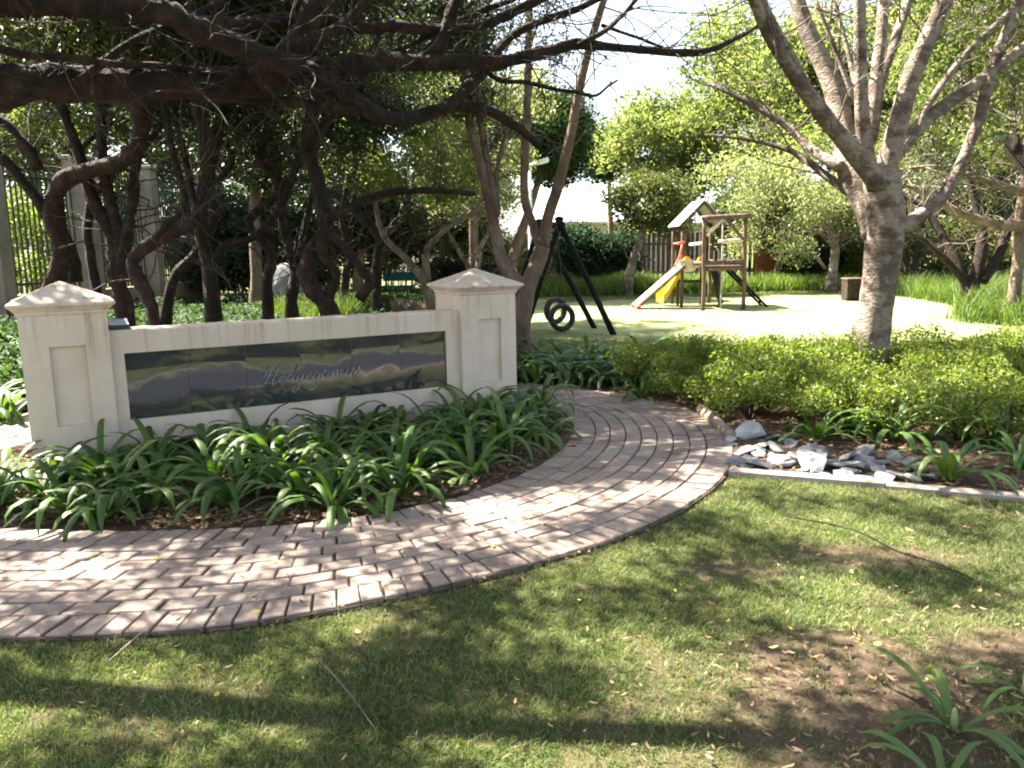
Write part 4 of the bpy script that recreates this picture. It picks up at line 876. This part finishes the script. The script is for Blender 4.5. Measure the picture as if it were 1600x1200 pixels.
# trees beyond the lawn
def bgtree(name, lab, px, py, Y, top, rad, n, leafm, seed, trpx=6, lsz=(.15,.08), nc=34, crad=.8, bark='bark_brown', lean=0):
    r = rngf(seed); b = P(px, py, Y); c = P(top[0], top[1], Y+.2)
    L = [ground_it((np.array([[b[0], Y, max(b[2], .05)], [(b[0]+c[0])/2+lean, Y, (b[2]+c[2])/2], c]), np.array([trpx, trpx*.8, trpx*.35])/F_PX*Y))]
    rad = np.array(rad, float); k = np.maximum(rad/F_PX*Y-crad*.6, .35); k = np.array([k[0], min(k[0], 3.0), k[1]]) if len(k) == 2 else k
    cr = ell(r, nc, c, k, .35); crr = crad
    cr = cr[cr[:, 2] > .5]
    return tree(name, lab, L, bark, 8, 1.0, n, leafm, lsz, cr, crr, seed+1, sides=7, twr=.03, lowcut=1.0)
bgtree('garden_tree', 'small dark-crowned tree with a pale trunk before the creeper hedge', 985, 425, 26, (1018,312), (74,72), 9000, 'leaf_olive', 800, 7, (.12,.07), 30, .65, 'bark_pale')
bgtree('garden_tree', 'tall bright green tree rising behind the play frame', 1075, 410, 36, (1045,225), (120,105), 20000, 'leaf_bright', 810, 6, (.19,.11), 46, 1.2)
bgtree('garden_tree', 'dark blue-green tree against the sky beside the white roof', 955, 400, 40, (950,235), (60,55), 9000, 'leaf_blue', 820, 5, (.2,.12), 26, .9)
bgtree('conifer_tree', 'dense dark green tree behind the slender stems, left of the open sky', 800, 410, 25, (862,218), (72,100), 34000, 'leaf_cover', 830, 8, (.12,.05), 60, .7)
bgtree('garden_tree', 'olive tree filling the gap behind the multi-stemmed trunks', 740, 410, 25, (740,200), (90,105), 20000, 'leaf_bright', 840, 8, (.14,.07), 50, .9)
bgtree('garden_tree', 'grey-green tree behind the small V-shaped one', 690, 420, 27, (690,345), (80,45), 14000, 'leaf_grey', 850, 6, (.13,.06), 34, .8)
bgtree('garden_tree', 'yellow-green tree high behind the forked limbs of the right-hand tree', 1230, 410, 33, (1205,150), (150,170), 34000, 'leaf_bright', 860, 7, (.18,.1), 60, 1.3)
bgtree('garden_tree', 'dark leafy tree directly behind the roof of the play frame', 1160, 410, 31, (1150,335), (55,50), 10000, 'leaf_dark', 870, 6, (.14,.08), 26, .8)
bgtree('garden_tree', 'large olive tree behind the trunk of the right-hand tree', 1400, 420, 32, (1400,150), (150,190), 32000, 'leaf_olive', 880, 8, (.18,.1), 60, 1.3)
bgtree('garden_tree', 'large green tree filling the upper right corner of the photo', 1560, 420, 30, (1570,130), (150,200), 34000, 'leaf_bright', 890, 8, (.18,.1), 60, 1.3)
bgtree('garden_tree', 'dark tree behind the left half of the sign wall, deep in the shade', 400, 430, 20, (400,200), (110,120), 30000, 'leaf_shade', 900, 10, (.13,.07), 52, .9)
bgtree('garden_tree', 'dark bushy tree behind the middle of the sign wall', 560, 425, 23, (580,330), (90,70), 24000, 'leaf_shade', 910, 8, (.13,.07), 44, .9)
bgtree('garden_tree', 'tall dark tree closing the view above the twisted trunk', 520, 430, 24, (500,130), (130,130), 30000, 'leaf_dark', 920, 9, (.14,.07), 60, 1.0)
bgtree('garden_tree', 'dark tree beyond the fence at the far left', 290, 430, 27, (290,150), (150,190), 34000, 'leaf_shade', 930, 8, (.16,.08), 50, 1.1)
bgtree('garden_tree', 'sunlit yellow-green tree beyond the left-hand fence', 60, 440, 27, (60,150), (210,200), 36000, 'leaf_bright', 940, 8, (.17,.08), 56, 1.1)
bgtree('garden_tree', 'tall olive tree above the dark middle of the shrubbery', 660, 430, 30, (650,60), (110,110), 20000, 'leaf_bright', 950, 8, (.18,.09), 52, 1.2)
bgtree('garden_tree', 'loose grey-green tree between the white roof and the play frame', 1050, 415, 34, (1035,330), (70,60), 12000, 'leaf_grey', 960, 5, (.16,.08), 30, .9)
bgtree('garden_tree', 'low spreading tree to the right of the play frame, before the weeping tree', 1215, 420, 29, (1225,330), (75,75), 15000, 'leaf_olive', 970, 5, (.14,.07), 36, .9)
# shrubs and creepers
def mass(name, lab, cat, x0, x1, y0, y1, h, n, leafm, seed, lsz=(.1,.06), z0=0, nc=60):
    r = rngf(seed); o = empty(name, ((x0+x1)/2, (y0+y1)/2, 0), lab, cat)
    c = np.column_stack([r.uniform(x0, x1, nc), r.uniform(y0, y1, nc), r.uniform(z0+.2*h, h*.86, nc)])
    c[:, 2] *= .85+.3*vnoise(c[:, 0], c[:, 1], 1.2, seed)
    leaves('foliage', clump_pts(r, c, min(.6, h*.35), n, .8, .5), lsz[0], lsz[1], M[leafm], o, seed+1, droop=.3)
    tubes('stems', [(np.array([[q[0], q[1], 0], [q[0]+r.normal()*.15, q[1], q[2]*.5], q]), [.02, .015, .006]) for q in c[::2]], M['twig'], o, 4, sub=1)
    return o
mass('creeper_hedge', 'dark green creeper-covered hedge left of the picket fence', 'hedge', 1.2, 4.6, 30.2, 31.2, 2.35, 22000, 'leaf_blue', 1000, (.12,.08), nc=110)
mass('garden_shrub', 'sunlit yellow-green shrubs beyond the left-hand fence', 'shrub', -15.5, -12.2, 16, 28, 3.4, 34000, 'leaf_lime', 1010, (.13,.05), nc=90)
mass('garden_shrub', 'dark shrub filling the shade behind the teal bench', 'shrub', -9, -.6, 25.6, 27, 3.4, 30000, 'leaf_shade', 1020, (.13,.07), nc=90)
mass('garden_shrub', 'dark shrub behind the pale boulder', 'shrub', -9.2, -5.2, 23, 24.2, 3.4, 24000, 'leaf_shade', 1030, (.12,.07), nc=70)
mass('garden_shrub', 'broad green shrub under the right edge trees', 'shrub', 12, 19, 26.5, 29, 2.6, 20000, 'leaf_olive', 1040, (.13,.07), nc=80)
mass('garden_shrub', 'dark shrub growing at the foot of the picket fence', 'shrub', 10, 14.5, 29.6, 30.6, 1.9, 12000, 'leaf_dark', 1050, (.12,.07), nc=50)
mass('garden_shrub', 'grey-green shrub beside the creeper hedge, behind the swing', 'shrub', -1.2, 1.0, 28, 29.4, 2.4, 12000, 'leaf_grey', 1060, (.12,.06), nc=50)

# ------------------------------------------------------------------ left-hand palisade fence
def fence_run(pts):
    piers = []
    for i, (x, y, w_, h_, lab) in enumerate(pts):
        o = empty('fence_pier', (x, y, 0), lab, 'fence pier'); mb = MB(); mb.box((x, y, h_/2-.05), (w_, w_, h_), .1, .012); mb.box((x, y, h_+.0), (w_+.09, w_+.09, .09), .1, .012); mb.build('pier', M['fence_pier'], o); piers.append((x, y, w_))
    for i in range(len(piers)-1):
        (x0, y0, w0), (x1, y1, w1) = piers[i], piers[i+1]; d = np.array([x1-x0, y1-y0]); L_ = np.linalg.norm(d); d = d/L_; a = np.array([x0, y0])+d*w0*.5; b = np.array([x1, y1])-d*w1*.5
        side = ['leftmost', 'second', 'third', 'fourth', 'fifth'][i]
        o = empty('steel_fence', ((x0+x1)/2, (y0+y1)/2, 0), '%s green steel fence panel on a low brown wall, counted from the left' % side, 'fence')
        mb = MB(); c = (a+b)/2; rz = math.atan2(d[1], d[0]); mb.box((c[0], c[1], .35), (np.linalg.norm(b-a), .22, .8), rz, .01); mb.build('base_wall', M['fence_base'], o)
        mb = MB(); n = int(np.linalg.norm(b-a)/.12)
        for k in range(n):
            p = a+(b-a)*(k+.5)/n; mb.box((p[0], p[1], 2.15), (.032, .032, 2.75), rz)
        mb.build('bars', M['rail'], o)
        mb = MB()
        for z in (.98, 3.25): mb.box((c[0], c[1], z), (np.linalg.norm(b-a), .05, .05), rz)
        mb.build('rails', M['rail'], o)
fence_run([(-11.6,15.0,.5,3.7,'fence pier outside the left frame edge'),(-10.75,17,.5,3.7,'leftmost cream fence pier, at the frame edge'),(-10.0,19.3,.5,3.8,'cream fence pier behind the bent trunk'),(-9.6,21.8,.5,3.8,'cream fence pier behind the dark three-stemmed tree'),(-9.3,24.4,.5,3.8,'farthest cream fence pier, hidden in the shade')])
# pale boulder and teal bench
import bmesh
def boulder(c, dims, seed, lab, mat='stone_pale', rz=0, tilt=0):
    r = rngf(seed); bm = bmesh.new(); bmesh.ops.create_icosphere(bm, subdivisions=3, radius=1); ax = r.normal(size=(10, 3)); ax /= np.linalg.norm(ax, axis=1)[:, None]
    for v in bm.verts:
        p = np.array(v.co)
        for a in ax:
            k = p@a
            if k > .68: p = p-a*(k-.68)*.9
        v.co = (p+r.normal(size=3)*.012)*np.array(dims)
    me = bpy.data.meshes.new('boulder'); bm.to_mesh(me); bm.free(); me.materials.append(M[mat]); o = bpy.data.objects.new('boulder', me); col.objects.link(o); o.location = c; o.rotation_euler = (0, tilt, rz); return tag(o, lab, 'rock')
g = P(408,400,19); boulder((g[0], 21.5, .5), (.5,.4,.8), 5, 'large pale boulder standing behind the forked dark tree', rz=.3, tilt=-.35, mat='stone')
BY = 24.9; b = P(622,430,BY); bn = empty('bench', (b[0], BY, 0), 'low teal bench in the dark recess behind the sign wall', 'bench')
mb = MB(); mb.box((b[0], BY, .45), (1.0,.4,.06), 0, .01); mb.build('seat', M['bench'], bn)
mb = MB(); mb.box((b[0], BY+.22, .75), (1.0,.05,.28), 0, .01); mb.build('backrest', M['bench'], bn)
for sx in (-.4, .4):
    mb = MB(); mb.box((b[0]+sx, BY, .2), (.07,.36,.44), 0, .01); mb.box((b[0]+sx, BY+.2, .65), (.06,.04,.5), 0, .005); mb.build('leg', M['bench'], bn)
# ------------------------------------------------------------------ picket fence, pillars, house, lamp, bin
pf = empty('picket_fence', (8, 32, 0), 'weathered brown picket fence behind the playground', 'fence'); r = rngf(1100); mb = MB(); x = 4.7
while x < 13:
    h = 2.0+r.normal()*.05; mb.box((x, 32+r.normal()*.01, h/2), (.13, .03, h), 0, .004); x += .19
mb.build('pickets', M['picket'], pf); mb = MB()
for z in (.5, 1.6): mb.box((8.85, 32.04, z), (8.4, .05, .09))
mb.build('rails', M['picket'], pf)
for px, wd, hh_, lab in ((1197,.8,1.9,'orange brick pillar between the picket fence and the weeping tree'),(1316,1.5,1.9,'wide orange brick pillar just left of the right-hand trunk')):
    x = P(px, 400, 31.5)[0]; o = empty('brick_pillar', (x, 31.5, 0), lab, 'pillar'); mb = MB(); mb.box((x, 31.5, hh_/2), (wd, .5, hh_), 0, .01); mb.build('shaft', M['brick_pillar'], o); mb = MB(); mb.box((x, 31.5, hh_+.04), (wd+.12, .62, .1), 0, .02); mb.build('coping', M['concrete'], o)
def house(x0, x1, y0, y1, hw, hr, lab, seed, wins=()):
    o = empty('house', ((x0+x1)/2, (y0+y1)/2, 0), lab, 'house'); mb = MB(); mb.box(((x0+x1)/2, (y0+y1)/2, hw/2), (x1-x0, y1-y0, hw)); mb.build('wall', M['house_wall'], o)
    mb = MB(); e = .5; ym = (y0+y1)/2; a, b = x0-e, x1+e; t = .12
    for (ya, za), (yb, zb) in (((y0-e, hw-.1), (ym, hr)), ((y1+e, hw-.1), (ym, hr))):
        mb.hexa([(a,ya,za),(b,ya,za),(b,yb,zb),(a,yb,zb),(a,ya,za+t),(b,ya,za+t),(b,yb,zb+t),(a,yb,zb+t)])
    mb.build('roof', M['house_roof'], o)
    mb = MB(); mb.add([(x0+.01,y0,hw),(x0+.01,y1,hw),(x0+.01,ym,hr)], [(0,1,2)]); mb.add([(x1-.01,y0,hw),(x1-.01,y1,hw),(x1-.01,ym,hr)], [(0,2,1)]); mb.build('gable', M['house_wall'], o)
    for wx in wins:
        f = MB(); f.box((wx, y0-.02, 1.7), (1.5, .08, 1.3)); fr = f.build('window', M['white_paint'], o); g_ = MB(); g_.box((wx, y0-.065, 1.7), (1.3, .02, 1.1)); g_.build('pane', M['glass'], fr)
for k, (x0, x1, y0, h, mt) in enumerate([(-17,-9,31,5.4,'leaf_dark'),(-9.2,-1.2,33,5.8,'leaf_shade'),(12.5,21,33.5,4.2,'leaf_olive'),(20,32,30,4.5,'leaf_olive')]):
    mass('boundary_hedge', ['tall dark hedge beyond the trees at the far left','tall dark hedge closing the view behind the sign','tall olive hedge behind the pillars and the right-hand trunk','tall hedge beyond the right frame edge'][k], 'hedge', x0, x1, y0, y0+1.2, h, 26000, mt, 1300+10*k, (.17,.1), nc=150)
mass('street_hedge', 'dark hedge across the street, mirrored in the granite', 'hedge', -5, 40, -32, -30, 4.0, 30000, 'leaf_dark', 1400, (.22,.14), nc=200)
house(1.5, 7.2, 46, 54, 2.9, 5.2, 'white-roofed house beyond the creeper hedge', 1, (3.5, 6))
house(8.2, 13.5, 48, 55, 2.8, 4.6, 'second pale house seen between the trees behind the play frame', 2, (10, 12))
house(-6, -1.2, 44, 52, 2.9, 5.2, 'pale house glimpsed behind the multi-stemmed tree', 3, (-3,))
sl_ = empty('street_lamp', (P(830,450,20)[0], 20, 0), 'white street lamp with a curved arm behind the slender stems', 'street lamp'); x = sl_.location.x
zt = P(830,268,20)[2]; mb = MB(); mb.tube([(x,20,-.05),(x,20,1.5),(x,20,zt)], [.06,.055,.045], 10, 0, None, 1); mb.build('pole', M['white_paint'], sl_, True)
mb = MB(); mb.tube([(x,20,zt-.02),(x+.03,20,zt+.15),(x+.16,20,zt+.2)], [.045,.035,.03], 8, 0, None, 4); arm = mb.build('arm', M['white_paint'], sl_, True)
mb = MB(); mb.beam((x+.12,20,zt+.19),(x+.46,20,zt+.27), .2, .1); mb.build('lamp_head', M['white_paint'], sl_)
g = G(1332, 462); bx = P(1332, 440, 22)
bi = empty('litter_bin', (bx[0], 22, 0), 'squat grey-brown bin at the edge of the tall grass beside the right-hand trunk', 'bin'); mb = MB(); mb.box((bx[0],22,.28), (.42,.4,.56), 0, .02); mb.build('body', M['bark_dark'], bi); mb = MB(); mb.box((bx[0],22,.58), (.46,.44,.05), 0, .012); mb.build('lid', M['timber'], bi)

# ------------------------------------------------------------------ tyre swing
sw = empty('swing_frame', (.95, 15.2, 0), 'black A-frame swing standing left of the play frame', 'swing')
def pole(name, pts, rad, mat, parent, sides=9, wob=.03, seed=0): mb = MB(); mb.tube(pts, rad, sides, wob, rngf(seed), 3); return mb.build(name, M[mat], parent, True)
for (ax, ay, az), feet in (((.90,14.65,2.0), ((.22,14.75),(1.88,14.55))), ((.58,15.9,2.0), ((-.08,15.95),(1.66,15.76)))):
    for fx, fy in feet:
        d = np.array([ax-fx, ay-fy, az]); k = d/np.linalg.norm(d)
        pole('leg', [(fx, fy, -.05), (fx+d[0]*.5, fy+d[1]*.5, az*.5), tuple(np.array([ax, ay, az])+k*.12)], .055, 'black_pole', sw, seed=int(fx*10+50))
pole('beam', [(.94,14.45,1.97),(.74,15.25,1.975),(.54,16.1,1.97)], .06, 'black_pole', sw)
def torus(mb, c, R_, r0, axis, tilt=0, n=26, m=10, squash=1.0):
    A = Vector(axis).normalized(); U_ = A.cross(Vector((0,0,1))).normalized(); V_ = A.cross(U_).normalized(); V = []; Fs = []
    for i in range(n):
        a = 2*math.pi*i/n; e = U_*math.cos(a)+V_*math.sin(a)
        for j in range(m):
            b = 2*math.pi*j/m; V.append(Vector(c)+e*(R_+r0*math.cos(b))+A*r0*squash*math.sin(b))
    for i in range(n):
        for j in range(m): Fs.append((i*m+j, ((i+1) % n)*m+j, ((i+1) % n)*m+(j+1) % m, i*m+(j+1) % m))
    mb.add(V, Fs)
for (ty, px, py, lab, rR, ax) in ((15.0, 878, 496, 'nearer black tyre hanging from the swing beam', .215, (.35,-1,.08)), (15.55, 868, 485, 'farther black tyre hanging behind the nearer one', .215, (.7,-1,.0))):
    c = P(px, py, ty); t = empty('tyre_swing', (c[0], c[1], c[2]-rR), lab, 'tyre swing', 'tyres on the swing')
    mb = MB(); torus(mb, c, rR, .05, ax, squash=1.5); mb.build('tyre', M['rubber'], t, True)
    tx = .90-(ty-14.65)*.256
    for s in (-.05, .07): mb = MB(); mb.tube([(c[0]+s, c[1], c[2]+rR), (tx+s*.6, ty, 1.95)], .008, 5, 0, None, 1); mb.build('chain', M['rail'], t)
# ------------------------------------------------------------------ play frame
pl = empty('play_frame', (4.9, 20.6, 0), 'timber play frame with roofed tower, ramp, yellow slide and monkey bar frame', 'play frame')
XL, XR, YN, YF = 4.40, 5.38, 20.75, 21.85; FX0, FX1, FY = 4.68, 5.66, 19.6; PZ = 1.02
for x, y, zt, lab in ((XL,YN,2.12,None),(XL-.02,YF,2.12,None),(XR,YN,2.12,None),(XR,YF,2.12,None)): pole('post', [(x,y,-.05),(x+.01,y,1),(x,y,zt)], .042, 'timber', pl, seed=int(x*7+y))
for x in (FX0, FX1): pole('post', [(x,FY,-.08),(x+.015,FY,.6),(x-.01,FY,1.5),(x,FY,2.16)], .052, 'timber', pl, seed=int(x*9))
pole('top_beam', [(FX0-.08,FY,2.19),(5.2,FY,2.21),(FX1+.1,FY,2.23)], .065, 'timber', pl)
pole('brace', [(FX0+.04,FY-.02,1.78),(FX0+.42,FY-.02,2.16)], .04, 'timber_pale', pl); pole('brace', [(FX1-.04,FY-.02,1.65),(FX1-.45,FY-.02,2.16)], .04, 'timber', pl)
pole('handrail', [(XL+.1,FY+.7,1.57),(FX0+.02,FY+.05,1.60)], .042, 'timber_pale', pl); pole('handrail', [(5.02,FY-.01,1.63),(FX1-.05,FY-.01,1.66)], .045, 'timber_pale', pl)
pole('handrail', [(XL,YN+.05,1.6),(XL,YF,1.6)], .035, 'timber', pl); pole('handrail', [(XR,YN,1.55),(XR,YF,1.55)], .035, 'timber', pl)
pole('side_beam', [(FX0,FY,PZ+.1),(XL+.1,YF,PZ+.1)], .05, 'timber', pl); pole('side_beam', [(FX1,FY,PZ+.1),(XR,YF,PZ+.1)], .05, 'timber', pl)
for z in (PZ-.04, PZ+.13): pole('cross_beam', [(FX0,FY,z),(FX1,FY,z+.01)], .05, 'timber', pl)
mb = MB(); r = rngf(1200)
for k in range(15): y = FY+.12+k*.155; xa = np.interp(y, [FY,YF], [FX0,XL]); xb = np.interp(y, [FY,YF], [FX1,XR]); mb.box(((xa+xb)/2, y, PZ+.02), (xb-xa, .14, .035), r.normal()*.004, .004)
mb.build('deck', M['timber'], pl)
mb = MB()  # gabled sheet roof, ridge running away from the lawn
xm = (XL+XR)/2; ze, zr = 2.04, 2.66
for sgn in (-1, 1):
    xe = xm+sgn*.62; mb.hexa([(xe,YN-.2,ze),(xm,YN-.2,zr),(xm,YF+.15,zr),(xe,YF+.15,ze),(xe,YN-.2,ze+.025),(xm,YN-.2,zr+.025),(xm,YF+.15,zr+.025),(xe,YF+.15,ze+.025)])
mb.build('roof', M['roof_sheet'], pl)
mb = MB()
for yy in (YN-.17, YF+.1):
    for sgn in (-1, 1): mb.beam((xm+sgn*.54,yy,ze-.03),(xm,yy,zr-.05), .05, .07)
mb.build('rafters', M['timber'], pl)
# climbing ramp
ra = np.array([3.17,20.55,.06]); rb = np.array([XL-.02,20.55,PZ+.08]); mb = MB(); n = 12
for k in range(n):
    a = ra+(rb-ra)*(k+.04)/n; b = ra+(rb-ra)*(k+.96)/n
    nrm = np.array([-(rb-ra)[2], 0, (rb-ra)[0]]); nrm = nrm/np.linalg.norm(nrm)*.018
    mb.hexa([tuple(a+[0,-.3,0]-nrm),tuple(b+[0,-.3,0]-nrm),tuple(b+[0,.42,0]-nrm),tuple(a+[0,.42,0]-nrm),tuple(a+[0,-.3,0]+nrm),tuple(b+[0,-.3,0]+nrm),tuple(b+[0,.42,0]+nrm),tuple(a+[0,.42,0]+nrm)])
mb.build('ramp', M['timber_pale'], pl)
for yy in (20.27, 20.95): pole('ramp_rail', [tuple(ra+[0,yy-20.55,-.06]), tuple(rb+[0,yy-20.55,-.06])], .035, 'timber', pl)
for yy in (20.22, 20.98): pole('red_bracket', [tuple(ra+[-.02,yy-20.55,-.04]), tuple(ra+[.1,yy-20.55,.05])], .04, 'red', pl)
pole('grab_rail', [(4.15,20.5,1.0),(4.28,20.55,1.25),(4.37,20.6,1.58)], .03, 'red', pl); pole('grab_rail', [(4.22,20.5,1.60),(4.42,20.6,1.63)], .035, 'red', pl)
# yellow slide leaving the tower on its far side and coming round below the ramp
mb = MB(); path_ = crom(np.array([(4.62,21.3,1.0),(4.44,21.3,.86),(4.24,21.3,.54),(4.06,21.3,.24),(3.94,21.3,.10)]), 5); n = len(path_)
prof = [(-.29,.19),(-.26,.20),(-.23,.02),(.23,.02),(.26,.20),(.29,.19),(.26,-.02),(-.26,-.02)]; V = []
for p in path_:
    for a, b in prof: V.append((p[0]-.15*a, p[1]+a, p[2]+b))
Fs = [tuple(range(8)), tuple(8*(n-1)+7-i for i in range(8))]
for i in range(n-1):
    for j in range(8): Fs.append((8*i+j, 8*i+(j+1) % 8, 8*i+8+(j+1) % 8, 8*i+8+j))
mb.add(V, Fs); mb.build('slide', M['yellow'], pl)
for dx in (0, .42): mb = MB(); mb.tube([(4.42+dx*.9,20.72,1.12),(4.5+dx*.9,20.72,1.24),(4.6+dx*.9,20.72,1.14)], [.05,.06,.05], 8, 0, None, 3); mb.build('slide_handle', M['yellow'], pl, True)
# rounded board with shaped corners on the tower front
mb = MB(); c = P(1076,414,20.3); o8 = [(-.24,.1),(-.1,.13),(.12,.13),(.26,.05),(.22,-.08),(.1,-.17),(-.08,-.18),(-.2,-.06)]; V = [(c[0]+a, 20.3, c[2]+b) for a, b in o8]+[(c[0]+a, 20.34, c[2]+b) for a, b in o8]
mb.add(V, [tuple(range(8)), tuple(15-i for i in range(8))]+[(i, 8+i, 8+(i+1) % 8, (i+1) % 8) for i in range(8)]); mb.build('shaped_board', M['timber_pale'], pl)
# ladder on the right, rope at the front, shelf below
for yy in (20.3, 20.75): pole('ladder_rail', [(5.5,yy,.95),(6.48,yy,-.02)], .035, 'black_pole', pl)
for k in range(5): t_ = (k+.7)/5.4; pole('ladder_rung', [(5.5+.98*t_,20.3,.95-.97*t_),(5.5+.98*t_,20.75,.95-.97*t_)], .022, 'black_pole', pl)
xr = P(1128,400,19.6)[0]; pole('climbing_rope', [(xr,19.6,2.19),(xr+.005,19.6,1.2),(xr,19.6,.05)], .018, 'rope', pl)
mb = MB(); mb.box((4.72,21.3,.62), (.62,.3,.06), 0, .01); mb.build('shelf', M['rubber'], pl)
for x in (4.42, 5.02): pole('shelf_post', [(x,21.3,-.05),(x,21.3,PZ)], .035, 'timber', pl)
# sagging tyre-rubber climbing strap under the deck
pole('rubber_strap', [(5.28,21.0,.95),(5.34,20.9,.6),(5.38,20.85,.25),(5.46,20.85,.06)], [.10,.085,.06,.07], 'rubber', pl)
